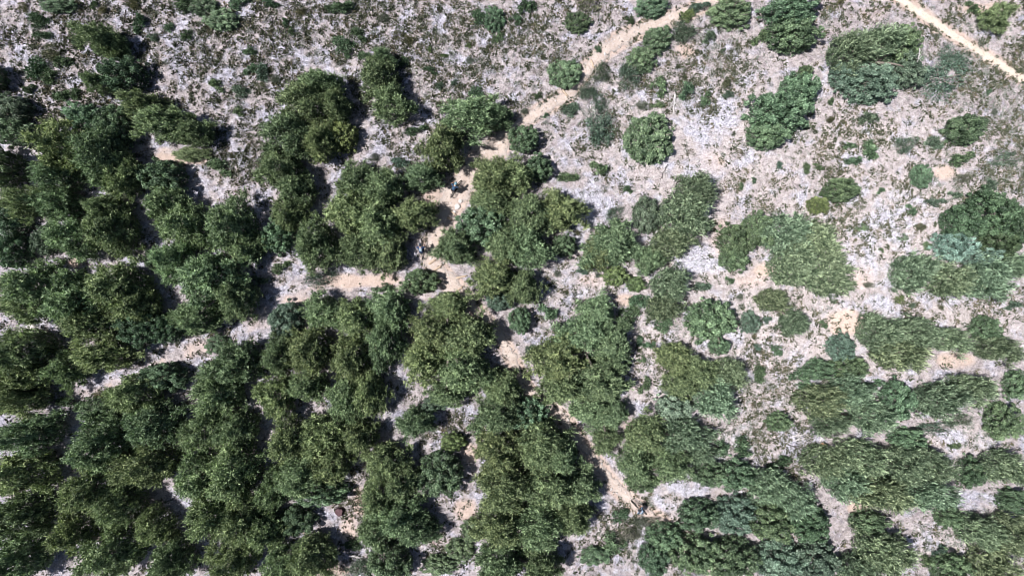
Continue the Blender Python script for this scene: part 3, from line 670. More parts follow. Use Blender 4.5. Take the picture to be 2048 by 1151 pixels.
 ('feathery tree at the left end of the bank under the pale teal tree', [(1825, 545, 45, 40, 'F')]),
 ('fine leaved tree along the bank under the pale teal tree', [(1900, 560, 50, 38, 'F'), (1970, 560, 56, 40, 'F')]),
 ('fine leaved tree at the right edge end of the bank', [(2030, 530, 32, 30, 'F')]),
 ('dark teal tree beside the bare orange square', [(1685, 695, 35, 31, 'T')]),
 ('fine leaved tree right of the dark teal tree', [(1760, 665, 50, 36, 'F'), (1800, 710, 60, 34, 'F')]),
 ('fine leaved tree in the middle of the long right hand row', [(1835, 663, 50, 30, 'F'), (1900, 680, 44, 27, 'F')]),
 ('leafy tree topping the right end of the long right hand row', [(1975, 658, 35, 31, 'L')]),
 ('fine leaved tree at the right edge end of the long row', [(1997, 698, 50, 28, 'F')]),
 ('leafy tree below the dark teal tree', [(1640, 740, 36, 26, 'L'), (1700, 735, 44, 27, 'L')]),
 ('fine leaved tree right of the white clearing, above the branch pile', [(1640, 800, 56, 33, 'F'), (1700, 783, 52, 32, 'F')]),
 ('fine leaved tree just above and right of the branch pile', [(1745, 833, 50, 36, 'F'), (1662, 843, 46, 28, 'F')]),
 ('leafy tree between two fine leaved trees under the long row', [(1800, 800, 40, 44, 'L')]),
 ('fine leaved tree right of centre under the long row, near the right edge', [(1880, 800, 56, 38, 'F'), (1945, 780, 52, 33, 'F')]),
 ('leafy tree at the right edge under the long row', [(2010, 842, 42, 44, 'L')]),
 ('small leafy tree at the right edge between the long row and the leafy tree', [(2038, 770, 32, 34, 'L')]),
 ('round leafy tree left of the branch pile', [(1560, 845, 29, 24, 'L')]),
 ('low leafy tree right of the branch pile between fine leaved trees', [(1820, 880, 46, 25, 'L')]),
 ('fine leaved tree just below the branch pile', [(1650, 922, 50, 36, 'F'), (1692, 964, 50, 33, 'F')]),
 ('fine leaved tree in the middle of the lower right wood', [(1725, 915, 50, 40, 'F'), (1760, 985, 60, 42, 'F')]),
 ('fine leaved tree at the right side of the lower right wood', [(1805, 930, 52, 40, 'F'), (1866, 930, 46, 38, 'F')]),
 ('fine leaved tree above the copyright corner clearing', [(1850, 985, 56, 40, 'F')]),
 ('leafy tree below the small right hand clearing', [(1945, 945, 33, 35, 'D')]),
 ('fine leaved tree at the right edge below the leafy tree', [(2005, 933, 50, 38, 'F')]),
 ('leafy tree at the right edge above the lower right corner', [(2028, 1003, 38, 28, 'L')]),
 ('leafy tree just below the small orange patch', [(1740, 1045, 44, 27, 'L')]),
 ('fine leaved tree at the bottom edge below the orange patch', [(1762, 1095, 56, 42, 'F'), (1715, 1132, 44, 28, 'F')]),
 ('small leafy tree above the lower right clearing', [(1900, 1035, 33, 27, 'L')]),
 ('fine leaved tree right of the lower right clearing', [(1958, 1062, 46, 38, 'F')]),
 ('fine leaved tree at the right edge near the lower right corner', [(2018, 1066, 42, 44, 'F')]),
 ('fine leaved tree in the lower right corner', [(1992, 1125, 54, 34, 'F')]),
 ('leafy tree at the bottom edge below the lower right clearing', [(1905, 1131, 48, 26, 'L')]),
]
for lab, lobes in TREES: tree(lab, lobes)

# ------------------------------------------------------------------ shrubs (x, y, half width, half height, kind, flat)
SHRUBS = [
 (380, 308, 32, 15, 'P'), (435, 333, 22, 18, 'L'), (73, 40, 18, 16, 'D'), (80, 70, 14, 10, 'D'), (110, 8, 38, 15, 'D'), (150, 83, 8, 8, 'T'), (100, 103, 20, 14, 'B'), (122, 125, 16, 14, 'D'),
 (70, 133, 22, 20, 'D'), (97, 153, 20, 12, 'D'), (280, 45, 15, 20, 'D'), (262, 5, 12, 12, 'B'), (360, 5, 30, 14, 'D'), (405, 12, 28, 18, 'D'), (442, 38, 35, 22, 'L'), (477, 5, 20, 12, 'L'),
 (373, 73, 12, 11, 'D'), (337, 55, 10, 8, 'L'), (500, 137, 14, 10, 'L'), (430, 170, 13, 13, 'L'), (480, 183, 16, 13, 'T'), (478, 222, 13, 9, 'L'), (122, 188, 16, 14, 'D'), (307, 75, 10, 7, 'T'),
 (497, 100, 11, 10, 'D'), (187, 8, 9, 8, 'D'), (43, 12, 10, 9, 'B'), (540, 5, 16, 9, 'D'), (55, 178, 14, 10, 'D'), (205, 20, 12, 9, 'B'), (150, 188, 14, 9, 'D'),
 (680, 10, 25, 15, 'D'), (685, 87, 20, 16, 'L'), (715, 67, 14, 14, 'D'), (695, 105, 10, 8, 'L'), (728, 108, 10, 10, 'L'), (807, 122, 10, 10, 'D'), (860, 140, 13, 8, 'D'), (988, 37, 22, 25, 'D'),
 (960, 35, 14, 14, 'D'), (995, 75, 12, 10, 'L'), (583, 62, 8, 8, 'D'), (568, 43, 8, 8, 'D'), (522, 143, 16, 14, 'T'), (792, 70, 8, 7, 'B'), (878, 171, 8, 7, 'T'), (908, 165, 7, 6, 'T'),
 (600, 20, 14, 8, 'B'), (860, 98, 5, 5, 'Y'), (888, 111, 6, 5, 'Y'), (937, 91, 5, 5, 'Y'), (815, 78, 10, 9, 'B'), (952, 183, 14, 13, 'L'), (832, 260, 24, 9, 'D'), (525, 175, 12, 8, 'B'),
 (550, 157, 11, 8, 'G'), (800, 325, 16, 10, 'T'), (748, 315, 10, 8, 'G'), (940, 120, 10, 7, 'G'), (765, 35, 12, 8, 'G'),
 (1305, 12, 32, 22, 'L'), (1317, 76, 30, 27, 'L'), (1284, 118, 30, 28, 'L'), (1263, 145, 24, 27, 'T'), (1131, 145, 36, 29, 'L'), (1204, 145, 17, 20, 'T'), (1174, 181, 21, 15, 'T'), (1200, 203, 17, 17, 'T'),
 (1198, 250, 27, 38, 'T'), (1140, 218, 18, 12, 'T'), (1300, 277, 51, 52, 'L'), (1317, 173, 17, 17, 'L'), (1375, 178, 16, 18, 'L'), (1413, 200, 10, 15, 'L'), (1452, 167, 12, 14, 'B'), (1458, 188, 12, 7, 'T'),
 (1155, 43, 26, 23, 'D'), (1177, 8, 24, 14, 'B'), (1052, 15, 16, 18, 'D'), (1374, 30, 15, 11, 'Y'), (1370, 60, 28, 20, 'T'), (1465, 22, 45, 30, 'L'), (1420, 72, 14, 12, 'T'), (1200, 337, 18, 16, 'L'),
 (1138, 352, 17, 12, 'L'), (1314, 208, 13, 8, 'L'), (1285, 210, 14, 9, 'G'), (1197, 98, 7, 7, 'L'), (1262, 38, 9, 8, 'D'), (1077, 192, 8, 7, 'D'), (1049, 223, 9, 7, 'G'), (1092, 230, 6, 5, 'L'),
 (1485, 362, 5, 5, 'B'), (1507, 360, 6, 6, 'L'), (1482, 372, 6, 6, 'L'), (1447, 100, 6, 5, 'T'), (1255, 378, 10, 9, 'L'), (1524, 72, 18, 14, 'L'), (1030, 40, 14, 9, 'D'), (1400, 12, 22, 9, 'T'),
 (1885, 155, 46, 40, 'T', .45), (1900, 115, 30, 22, 'T', .4), (1928, 317, 25, 14, 'L'), (1845, 350, 22, 25, 'L'), (1812, 288, 22, 16, 'T'), (1747, 300, 19, 17, 'L'), (1702, 292, 12, 9, 'L'), (1712, 318, 15, 11, 'L'),
 (1870, 284, 16, 13, 'T'), (1737, 238, 18, 15, 'T'), (1638, 333, 10, 7, 'L'), (1615, 337, 9, 9, 'L'), (1950, 13, 13, 12, 'D'), (1662, 203, 8, 8, 'L'), (1980, 183, 6, 6, 'L'), (1765, 380, 8, 7, 'L'),
 (1983, 370, 14, 12, 'T'), (2012, 320, 30, 15, 'T', .5), (1680, 5, 8, 10, 'B'), (1990, 223, 6, 6, 'G'), (1663, 238, 10, 7, 'B'), (1560, 330, 7, 6, 'T'), (1930, 355, 18, 9, 'G'),
 (435, 688, 28, 20, 'D'), (637, 557, 28, 18, 'T'), (765, 575, 20, 10, 'D'), (1098, 625, 20, 18, 'L'), (1228, 430, 15, 20, 'T'), (1258, 630, 22, 18, 'L'), (1278, 604, 16, 18, 'L'), (1327, 650, 18, 14, 'L'),
 (1114, 547, 7, 7, 'G'), (1196, 549, 7, 6, 'G'), (1164, 540, 10, 9, 'T'), (1408, 571, 13, 12, 'T'), (1461, 561, 9, 9, 'L'), (1481, 594, 8, 7, 'G'), (1281, 682, 9, 8, 'L'), (1300, 688, 12, 9, 'L'),
 (1060, 700, 10, 10, 'T'), (1517, 694, 7, 7, 'T'), (1522, 750, 16, 14, 'L'), (1284, 718, 8, 7, 'L'), (1157, 466, 8, 6, 'B'), (1290, 770, 12, 16, 'L'), (1826, 419, 10, 11, 'L'), (1807, 474, 9, 8, 'T'),
 (1724, 454, 11, 8, 'L'), (1649, 649, 7, 8, 'L'), (1739, 630, 8, 10, 'L'), (1798, 597, 10, 8, 'Y'), (1556, 700, 12, 11, 'L'), (1843, 455, 8, 7, 'B'), (1882, 614, 6, 5, 'B'), (1824, 611, 6, 5, 'T'),
 (1875, 405, 18, 9, 'T'), (1912, 390, 14, 8, 'T'), (1736, 569, 12, 6, 'G'), (1764, 500, 5, 5, 'L'), (1857, 492, 8, 9, 'L'), (1600, 757, 22, 18, 'L'), (1536, 640, 8, 8, 'T'), (1745, 775, 22, 14, 'L'),
 (135, 803, 25, 14, 'L'), (950, 860, 18, 15, 'L'), (945, 1060, 24, 22, 'L'), (920, 1100, 30, 24, 'L'), (880, 1132, 36, 22, 'L'), (720, 1138, 28, 16, 'T'), (705, 1090, 15, 11, 'D'),
 (1490, 895, 22, 18, 'L'), (1442, 895, 18, 14, 'L'), (1230, 1085, 25, 18, 'L'), (1240, 1030, 17, 14, 'L'), (1190, 1112, 30, 20, 'L'), (1260, 1070, 22, 12, 'G'), (1290, 1045, 24, 10, 'G'), (1912, 890, 10, 8, 'L'),
 (1875, 855, 40, 14, 'T', .6), (1920, 840, 26, 12, 'T', .6), (995, 748, 22, 15, 'T'), (520, 560, 20, 10, 'T'), (212, 785, 26, 14, 'B'), (1000, 1150, 30, 10, 'L'), (1560, 925, 24, 12, 'D'), (1880, 1100, 14, 9, 'T'),
 (1850, 1120, 16, 10, 'L'), (2030, 610, 18, 9, 'T'), (560, 535, 18, 12, 'L'),
]
MARKS = [('the upper rider', 912, 378), ('the middle rider', 845, 500), ('the lower rider', 1277, 1012), ('the round clearing bush', 1300, 277), ('the trailside bush in the bend', 1131, 145),
         ('the big leafy top edge tree', 1590, 50), ('the widest blue green tree', 1755, 130), ('the large clearing tree', 1565, 225), ('the lone far right tree', 1935, 258), ('the top right corner tree', 1995, 32),
         ('the pale fallen log', 1347, 207), ('the grey branch pile', 1605, 880), ('the flat right thicket', 1560, 500), ('the pale teal right edge tree', 1935, 498), ('the yellow green tree', 686, 272),
         ('the lone tree with black shadow', 770, 170), ('the upper left diagonal row', 220, 110), ('the orange bank', 360, 316), ('the side path', 520, 640), ('the biggest domed tree', 1165, 700),
         ('the dark green domed tree', 1425, 640), ('the flying bird', 1361, 31), ('the dark red stump', 679, 1020), ('the bare orange square', 1690, 648), ('the big left thicket', 200, 450)]
DIRS = ['right of', 'above right of', 'above', 'above left of', 'left of', 'below left of', 'below', 'below right of']
ORD = ['nearest', 'second nearest', 'third nearest', 'fourth nearest', 'fifth nearest', 'sixth nearest', 'seventh nearest', 'eighth nearest', 'ninth nearest', 'tenth nearest']
SPECIAL = {(1300, 277): 'large round leafy green bush alone on the pale clearing', (1131, 145): 'round leafy bush with a black shadow in the upper trail bend',
           (1317, 76): 'upper right half of the two joined leafy bushes below the upper trail', (1284, 118): 'lower left half of the two joined leafy bushes below the upper trail',
           (1305, 12): 'dark yellowish leafy bush at the top edge above the trail', (1465, 22): 'wide leafy bush at the top edge where the trail leaves the picture',
           (380, 308): 'low olive green shrub lying along the orange bank', (1885, 155): 'wide low blue green ground shrub below the pale path'}
def shrub_labels():
    info = {}
    for i, s in enumerate(SHRUBS):
        u, v, rx, ry, t = s[:5]
        if (u, v) in SPECIAL: continue
        m = min(MARKS, key=lambda q: math.hypot(u - q[1], v - q[2]))
        d = math.hypot(u - m[1], v - m[2]); a = math.atan2(m[2] - v, u - m[1])
        sz = 'tiny' if rx + ry < 16 else 'small' if rx + ry < 30 else 'medium' if rx + ry < 48 else 'wide'
        info.setdefault((sz, TYPES[t][3], DIRS[int(round(a / (math.pi / 4))) % 8], m[0]), []).append((d, i))
    out = {}
    for (sz, c, dr, m), lst in info.items():
        lst.sort()
        for k, (d, i) in enumerate(lst):
            out[i] = f'{sz} {c} shrub {dr} {m}' if len(lst) == 1 else f'{sz} {c} shrub, {ORD[k]} {dr} {m}'
    return out
SLAB = shrub_labels()
for i, s in enumerate(SHRUBS):
    u, v, rx, ry, t = s[:5]; flat = s[5] if len(s) > 5 else 1.0
    kind, colr, tf, cw = TYPES[t]
    rm = (rx + ry) * .5 * S; h = min(2.6, (0.16 + 0.85 * rm)) * flat
    x, y = W(u, v, h * .5); z = float(hgt(x, y))
    root = empty('shrub', (x, y, z)); tag(root, SPECIAL.get((u, v), SLAB.get(i)), 'shrub', 'shrubs on the open ground')
    big = rm > 1.0
    thin = flat < 1 or t == 'G' or (t == 'T' and rm > .75)
    lib = SHRUB['sparse'] if thin else CROWN[kind] if big else SHRUB['plume' if kind == 'plume' else 'broad']
    o = link('foliage', lib[int(RT.integers(len(lib)))], None, root)
    q = int(RT.integers(4)); o.rotation_euler[2] = q * math.pi / 2
    ax, ay = (rx * S, ry * S) if q % 2 == 0 else (ry * S, rx * S)
    b = 1.2 if thin else 2.05 if big else 0.60
    o.scale = (ax / b, ay / b, h / (.7 if thin else 3.2 if big else .62)); o.color = jcol(colr, RT, .15)
    st = link('stem', STEM[i % 3], None, root); st.scale = (rx * S / .5, ry * S / .5, h / .5)
    LOBES.append((u, v, rx * .7, ry * .7))

# ------------------------------------------------------------------ ground plants and litter nobody could count
LB = np.array(LOBES)
def scatter(n, seed, dens):
    rg = np.random.default_rng(seed)
    u = rg.uniform(-60, 2108, n); v = rg.uniform(-60, 1211, n)
    keep = rg.random(n) < dens(u, v)
    edge = rg.exponential(2.5, n)
    keep &= (dist_path(u, v, TS) > 1.5 - edge) & (dist_path(u, v, TS2) > 1.0 - edge) & (rg.random(n) < np.clip((dist_path(u, v, SIDE) + 16) / 22, .25, 1))
    u, v = u[keep], v[keep]
    inside = np.zeros(len(u), bool)
    for (x, y, rx, ry) in LB:
        inside |= ((u - x) / (rx * 0.8)) ** 2 + ((v - y) / (ry * 0.8)) ** 2 < 1
    return u[~inside], v[~inside]

def px_noise(u, v, sc): return vnoise(u * S, v * S, sc)
TUFTY = [(250, 80, 300, 120, 1.), (800, 80, 330, 120, 1.1), (1080, 90, 120, 90, 1.), (600, 60, 200, 80, 1.0), (1200, 250, 60, 60, .6), (1450, 110, 80, 60, .7), (1950, 110, 140, 90, 1.0), (1700, 290, 140, 60, .75), (2000, 330, 80, 100, .9),
         (1290, 690, 50, 60, 1.), (1530, 740, 60, 90, .9), (1480, 880, 60, 50, .8), (1280, 1060, 90, 50, 1.1), (1560, 620, 80, 60, .5), (480, 660, 100, 40, .6), (480, 320, 80, 60, .7), (720, 1010, 40, 60, .8), (880, 1080, 80, 40, .9),
         (1660, 400, 200, 90, .5), (920, 870, 60, 40, .7), (1180, 560, 90, 40, .4), (1580, 920, 60, 60, .8), (1940, 620, 160, 40, .5), (110, 190, 120, 60, .9), (800, 320, 80, 60, .7), (1340, 180, 90, 60, .7), (1640, 60, 40, 60, .8)]
def dens_tuft(u, v):
    d = 0.22 + 1.7 * blob_field(u, v, TUFTY)
    n = px_noise(u, v, 0.45) * .6 + px_noise(u, v, 1.6) * .4
    return np.clip(d * np.clip((n - 0.30) * 2.4, 0.12, 1.0), 0, 1)

def tuft_mesh(name, u, v, seed, nb, r_rng, h_k, lw, rnd_lo, rnd_hi):
    rg = np.random.default_rng(seed); n = len(u)
    x = (u - 1024) * S; y = (575.5 - v) * S; z = hgt(x, y)
    r = rg.uniform(*r_rng, n) * (0.7 + 0.6 * rg.random(n)); tr = rg.uniform(rnd_lo, rnd_hi, n)
    I = np.repeat(np.arange(n), nb); a = rg.uniform(0, 6.283, n * nb); q = np.sqrt(rg.random(n * nb))
    P = np.stack([x[I] + np.cos(a) * q * r[I] * .6, y[I] + np.sin(a) * q * r[I] * .6, z[I] - .02], -1)
    D = np.stack([np.cos(a) * q * .9, np.sin(a) * q * .9, np.full(n * nb, h_k)], -1) + rg.normal(size=(n * nb, 3)) * .25
    L = r[I] * rg.uniform(.7, 1.35, n * nb); Wd = r[I] * rg.uniform(*lw, n * nb)
    V, F, rr = leaf_arrays(P, D, L, Wd, np.clip(tr[I] + rg.normal(size=n * nb) * .12, 0, 1), .25, rg)
    return mesh_np(name, V, F, {'rnd': rr})

M_TUFT = ramp_mat('tuft_leaves', [(0.045, 0.055, 0.032), (0.075, 0.088, 0.052), (0.12, 0.125, 0.085), (0.16, 0.13, 0.085)], .8)
M_STRAW = ramp_mat('dry_straw', [(0.30, 0.25, 0.20), (0.42, 0.36, 0.30), (0.55, 0.50, 0.46)], .8)
M_GREYL = ramp_mat('grey_herb', [(0.12, 0.14, 0.11), (0.20, 0.22, 0.19), (0.30, 0.31, 0.29)], .8)
M_TWIG = ramp_mat('fallen_twigs', [(0.10, 0.085, 0.08), (0.34, 0.32, 0.33), (0.52, 0.50, 0.52), (0.62, 0.60, 0.62)], .85)

u, v = scatter(120000, 11, dens_tuft)
tag(link('grass_tufts', tuft_mesh('grass_tufts', u, v, 12, 14, (.10, .21), .55, (.45, .75), .0, .95), M_TUFT), 'dark low tufts of heath and grass scattered over the dry ground', 'grass', kind='stuff')
u, v = scatter(60000, 13, lambda u, v: np.clip(0.55 * (px_noise(u, v, .8) * 1.6 - .3) + .4 * blob_field(u, v, LITTER), 0, 1))
tag(link('dry_straw', tuft_mesh('dry_straw', u, v, 14, 6, (.10, .24), .35, (.06, .12), .0, 1.), M_STRAW), 'pale dry straw lying between the tufts', 'straw', kind='stuff')
GREY = [(250, 60, 260, 80, .35), (700, 80, 260, 90, .4), (900, 100, 160, 90, .5), (120, 150, 120, 70, .4), (480, 250, 70, 80, .3), (1210, 210, 50, 90, .5), (1380, 60, 50, 40, .6), (1440, 100, 70, 50, .8), (1900, 140, 80, 60, .9), (2000, 200, 70, 90, .8), (1960, 90, 90, 50, .5), (2010, 340, 50, 50, .8), (1280, 1050, 60, 50, 1.), (1290, 1110, 40, 40, .9), (1480, 870, 50, 40, .8), (1540, 800, 50, 50, .5),
        (1330, 660, 50, 30, .5), (1900, 380, 60, 30, .8), (1340, 180, 50, 40, .6), (1060, 240, 50, 60, .4), (1650, 40, 30, 50, .5), (1960, 850, 70, 40, .7), (1890, 1080, 60, 30, .7), (1480, 640, 50, 30, .5), (920, 860, 70, 20, .4), (800, 830, 40, 40, .5), (100, 500, 60, 20, .6), (150, 800, 60, 20, .5)]
u, v = scatter(120000, 15, lambda u, v: np.clip(blob_field(u, v, GREY) * np.clip(px_noise(u, v, 1.1) * 2.2 - .5, 0, 1) + .05, 0, 1))
tag(link('grey_herbs', tuft_mesh('grey_herbs', u, v, 16, 12, (.10, .20), .6, (.28, .45), .0, 1.), M_GREYL), 'soft grey green herbs forming low mats', 'ground cover', kind='stuff')

def twigs(name, u, v, seed, mat, lo, hi, th):
    rg = np.random.default_rng(seed); n = len(u)
    x = (u - 1024) * S; y = (575.5 - v) * S; z = hgt(x, y) + rg.uniform(.03, .09, n)
    a = rg.uniform(0, 6.283, n); L = rg.uniform(lo, hi, n) * rg.uniform(.5, 1, n); t = rg.normal(size=n) * .08
    d = np.stack([np.cos(a), np.sin(a), t], -1); p0 = np.stack([x, y, z], -1) - d * L[:, None] * .5; p1 = p0 + d * L[:, None]
    s = np.stack([-np.sin(a), np.cos(a), 0 * a], -1); upv = np.array([0, 0, 1.]); r = rg.uniform(.5, 1.2, n)[:, None] * th
    V = np.stack([p0 + s * r, p0 - s * r, p0 + upv * r * 1.4, p1 + s * r * .5, p1 - s * r * .5, p1 + upv * r * .7], 1).reshape(-1, 3)
    i = np.arange(n)[:, None] * 6
    F = np.concatenate([i + np.array([[0, 2, 5, 3]]), i + np.array([[2, 1, 4, 5]]), i + np.array([[1, 0, 3, 4]])], 0)
    return mesh_np(name, V, F, {'rnd': np.repeat(rg.random(n), 6)})
u, v = scatter(42000, 17, lambda u, v: np.clip(.25 + .9 * blob_field(u, v, LITTER) - .5 * blob_field(u, v, SOIL), 0.05, 1))
tag(link('fallen_twigs', twigs('fallen_twigs', u, v, 18, M_TWIG, .25, 1.1, .016), M_TWIG), 'grey fallen twigs littering the dry ground', 'twigs', kind='stuff')

def pebbles(u, v, seed):
    rg = np.random.default_rng(seed); n = len(u); x = (u - 1024) * S; y = (575.5 - v) * S; z = hgt(x, y) + .03
    r = np.minimum(rg.lognormal(-3.15, .5, n), .16)
    base = np.array([[1, 0, 0], [0, 1, 0], [-1, 0, 0], [0, -1, 0], [0, 0, .7], [0, 0, -.7]])
    V = (np.stack([x, y, z], -1)[:, None] + (base[None] * rg.uniform(.6, 1.3, (n, 6, 1)) + rg.normal(size=(n, 6, 3)) * .15) * r[:, None, None]).reshape(-1, 3)
    f = np.array([[0, 1, 4], [1, 2, 4], [2, 3, 4], [3, 0, 4], [1, 0, 5], [2, 1, 5], [3, 2, 5], [0, 3, 5]])
    return mesh_np('pebbles', V, (np.arange(n)[:, None, None] * 6 + f[None]).reshape(-1, 3), {'rnd': np.repeat(rg.random(n), 6)})
rgp = np.random.default_rng(21); a_ = TS[rgp.integers(len(TS), size=2600)]
up = np.concatenate([rgp.uniform(-40, 2090, 9000), a_[:, 0] + rgp.normal(size=2600) * a_[:, 2] * .45]); vp = np.concatenate([rgp.uniform(-40, 1190, 9000), a_[:, 1] + rgp.normal(size=2600) * a_[:, 2] * .45])
tag(link('pebbles', pebbles(up, vp, 22), ramp_mat('pebble_stone', [(.22, .18, .16), (.40, .35, .32), (.52, .49, .49)], .9)), 'loose pebbles strewn over trail and dry ground', 'pebbles', kind='stuff')


# ------------------------------------------------------------------ logs, branches, stump, block
def log_mesh(name, pts, rads, seed, seg=9, rough=.10):
    rg = random.Random(seed); V, F = [], []
    tube(V, F, pts, rads, seg)
    V = [tuple(c + rg.uniform(-1, 1) * rough * max(rads) for c in v) for v in V]
    return mesh_py(name, V, F)
def px_line(a, b, n, z, wob=0.0, seed=0):
    rg = random.Random(seed); out = []
    A, B = W(*a), W(*b)
    for i in range(n):
        t = i / (n - 1); x = A[0] + (B[0] - A[0]) * t + rg.uniform(-wob, wob); y = A[1] + (B[1] - A[1]) * t + rg.uniform(-wob, wob)
        out.append((x, y, float(hgt(x, y)) + z))
    return out
def local(pts):
    c = Vector(pts[0]); return c, [tuple(Vector(p) - c) for p in pts]

STEPS = [((857, 528), (871, 519), 'upper of the two log steps below the middle rider'), ((865, 543), (883, 531), 'lower of the two log steps below the middle rider'),
         ((912, 585), (925, 572), 'log step across the trail above the fork end'), ((901, 421), (912, 430), 'upper short log step at the trail edge below the upper rider'),
         ((895, 434), (903, 440), 'lower short log step at the trail edge below the upper rider'), ((912, 556), (934, 551), 'pale log lying beside the trail right of the fork'),
         ((1126, 182), (1136, 194), 'log step across the upper trail below the trailside bush'), ((1182, 121), (1188, 137), 'log step across the upper trail above the trailside bush'),
         ((876, 483), (888, 490), 'pale log at the trail edge right of the middle rider')]
for i, (a, b, lab) in enumerate(STEPS):
    pts = px_line(a, b, 5, .075, .015, i); c, lp = local(pts)
    o = empty('log_step', c); tag(o, lab, 'log', 'log steps along the trail')
    link('log', log_mesh('log', lp, [.075, .085, .08, .085, .07], i), M_LOG, o)
    d = (Vector(lp[-1]) - Vector(lp[0])).normalized(); sd_ = Vector((-d.y, d.x, 0))
    for t in (.2, .8):          # wooden pegs that hold the step
        q = Vector(lp[0]).lerp(Vector(lp[-1]), t) - sd_ * .115
        V, F = [], []; tube(V, F, [(q.x, q.y, -.2), (q.x, q.y, .09)], [.03, .026], 6)
        link('peg', mesh_py('peg', V, F), M_LOG, o)

ROCKS = [(915, 413, .26, 'pale flat stone on the trail edge below the upper rider'), (921, 402, .2, 'small stone on the trail edge right below the upper rider'),
         (908, 424, .18, 'small stone beside the short log step below the upper rider'), (62, 653, .38, 'pale grey block of stone in the shade at the left edge')]
M_ROCK = plain('pale_stone', (0.50, 0.46, 0.45), .9, var=.3, scale=6)
for i, (u_, v_, r, lab) in enumerate(ROCKS):
    bm = bmesh.new(); bmesh.ops.create_icosphere(bm, subdivisions=2, radius=r); rg = random.Random(i)
    for v_ert in bm.verts:
        v_ert.co *= rg.uniform(.82, 1.12); v_ert.co.z *= .55; v_ert.co.z = min(v_ert.co.z, r * .38)
    me = bpy.data.meshes.new('rock'); bm.to_mesh(me); bm.free()
    x, y = W(u_, v_); o = link('rock', me, M_ROCK); o.location = (x, y, float(hgt(x, y)) + .05); o.rotation_euler[2] = i * 1.1
    tag(o, lab, 'rock', 'loose stones')

def branchy(name, a, b, r0, seed, mat, lab, nb=5, z=.08, group='dead branches on the ground', cat='branch'):
    rg = random.Random(seed); pts = px_line(a, b, 7, z, .04, seed); c, lp = local(pts)
    L = (Vector(lp[-1]) - Vector(lp[0])).length; o = empty(name, c); tag(o, lab, cat, group)
    link('stem', log_mesh('stem', lp, [r0 * (1 - .12 * k) for k in range(7)], seed, 7), mat, o)
    for k in range(nb):
        q = Vector(lp[1 + k % 5]); d = (Vector(lp[-1]) - Vector(lp[0])).normalized(); s_ = 1 if k % 2 else -1
        ang = s_ * rg.uniform(.4, .9); dd = Vector((d.x * math.cos(ang) - d.y * math.sin(ang), d.x * math.sin(ang) + d.y * math.cos(ang), rg.uniform(0, .35)))
        l = L * rg.uniform(.2, .45); V, F = [], []
        tube(V, F, [q, q + dd * l * .5 + Vector((rg.uniform(-.05, .05), rg.uniform(-.05, .05), .03)), q + dd * l], [r0 * .5, r0 * .35, r0 * .12], 5)
        link('side_branch', mesh_py('side_branch', V, F), mat, o)
    return o
branchy('fallen_log', (1350, 189), (1345, 231), .10, 1, M_DEAD, 'pale bleached log lying above the round clearing bush', 3, .12, cat='log')
branchy('dead_branch', (1390, 122), (1363, 150), .05, 2, M_DEADD, 'dark dead branch right of the two joined leafy bushes')
branchy('dead_branch', (1334, 330), (1318, 362), .035, 3, M_DEADD, 'thin dark branch below the round clearing bush')
branchy('dead_branch', (1576, 887), (1602, 899), .055, 4, M_DEADD, 'dark stick at the lower left of the grey branch pile')
branchy('dead_branch', (1583, 872), (1616, 866), .07, 5, M_DEAD, 'upper long grey branch of the branch pile', 7, .15)
branchy('dead_branch', (1586, 880), (1618, 876), .06, 6, M_DEAD, 'lower long grey branch of the branch pile', 7, .10)
branchy('dead_branch', (1622, 897), (1600, 905), .05, 7, M_DEAD, 'short grey branch at the bottom of the branch pile', 6, .12)
branchy('fallen_log', (1646, 862), (1639, 884), .13, 8, M_DEAD, 'white bleached log at the right of the branch pile', 2, .16, cat='log')
branchy('dead_branch', (570, 56), (561, 70), .04, 9, M_DEADD, 'dark stick on the open ground left of the top middle scrub', 2)
branchy('dead_branch', (541, 200), (533, 213), .04, 10, M_DEADD, 'dark stick left of the tall group top', 2)
branchy('dead_branch', (757, 262), (741, 276), .035, 11, M_DEAD, 'grey stick below the lone tree with black shadow', 3)
branchy('dead_branch', (253, 22), (247, 58), .05, 12, M_DEADD, 'dark dead branch above the topmost diagonal row tree', 6)
branchy('dead_branch', (250, 78), (256, 106), .05, 13, M_DEAD, 'bare grey snag right of the topmost diagonal row tree', 8, 1.3)
branchy('dead_branch', (1797, 122), (1793, 148), .045, 14, M_DEAD, 'bleached snag standing in the widest blue green tree', 9, 2.6)
branchy('dead_branch', (1696, 628), (1714, 628), .05, 15, M_DEAD, 'grey stick on the edge of the bare orange square', 2)
branchy('dead_branch', (360, 1080), (385, 1060), .06, 16, M_DEAD, 'grey branches at the foot of the long shadow gap', 8, .5)
branchy('dead_branch', (404, 850), (450, 838), .05, 17, M_DEAD, 'grey branch reaching across the second tree under the side path', 6, 2.2)
branchy('dead_branch', (700, 1108), (722, 1112), .05, 18, M_DEAD, 'bleached tangle of twigs below the dark red stump', 9, .3)

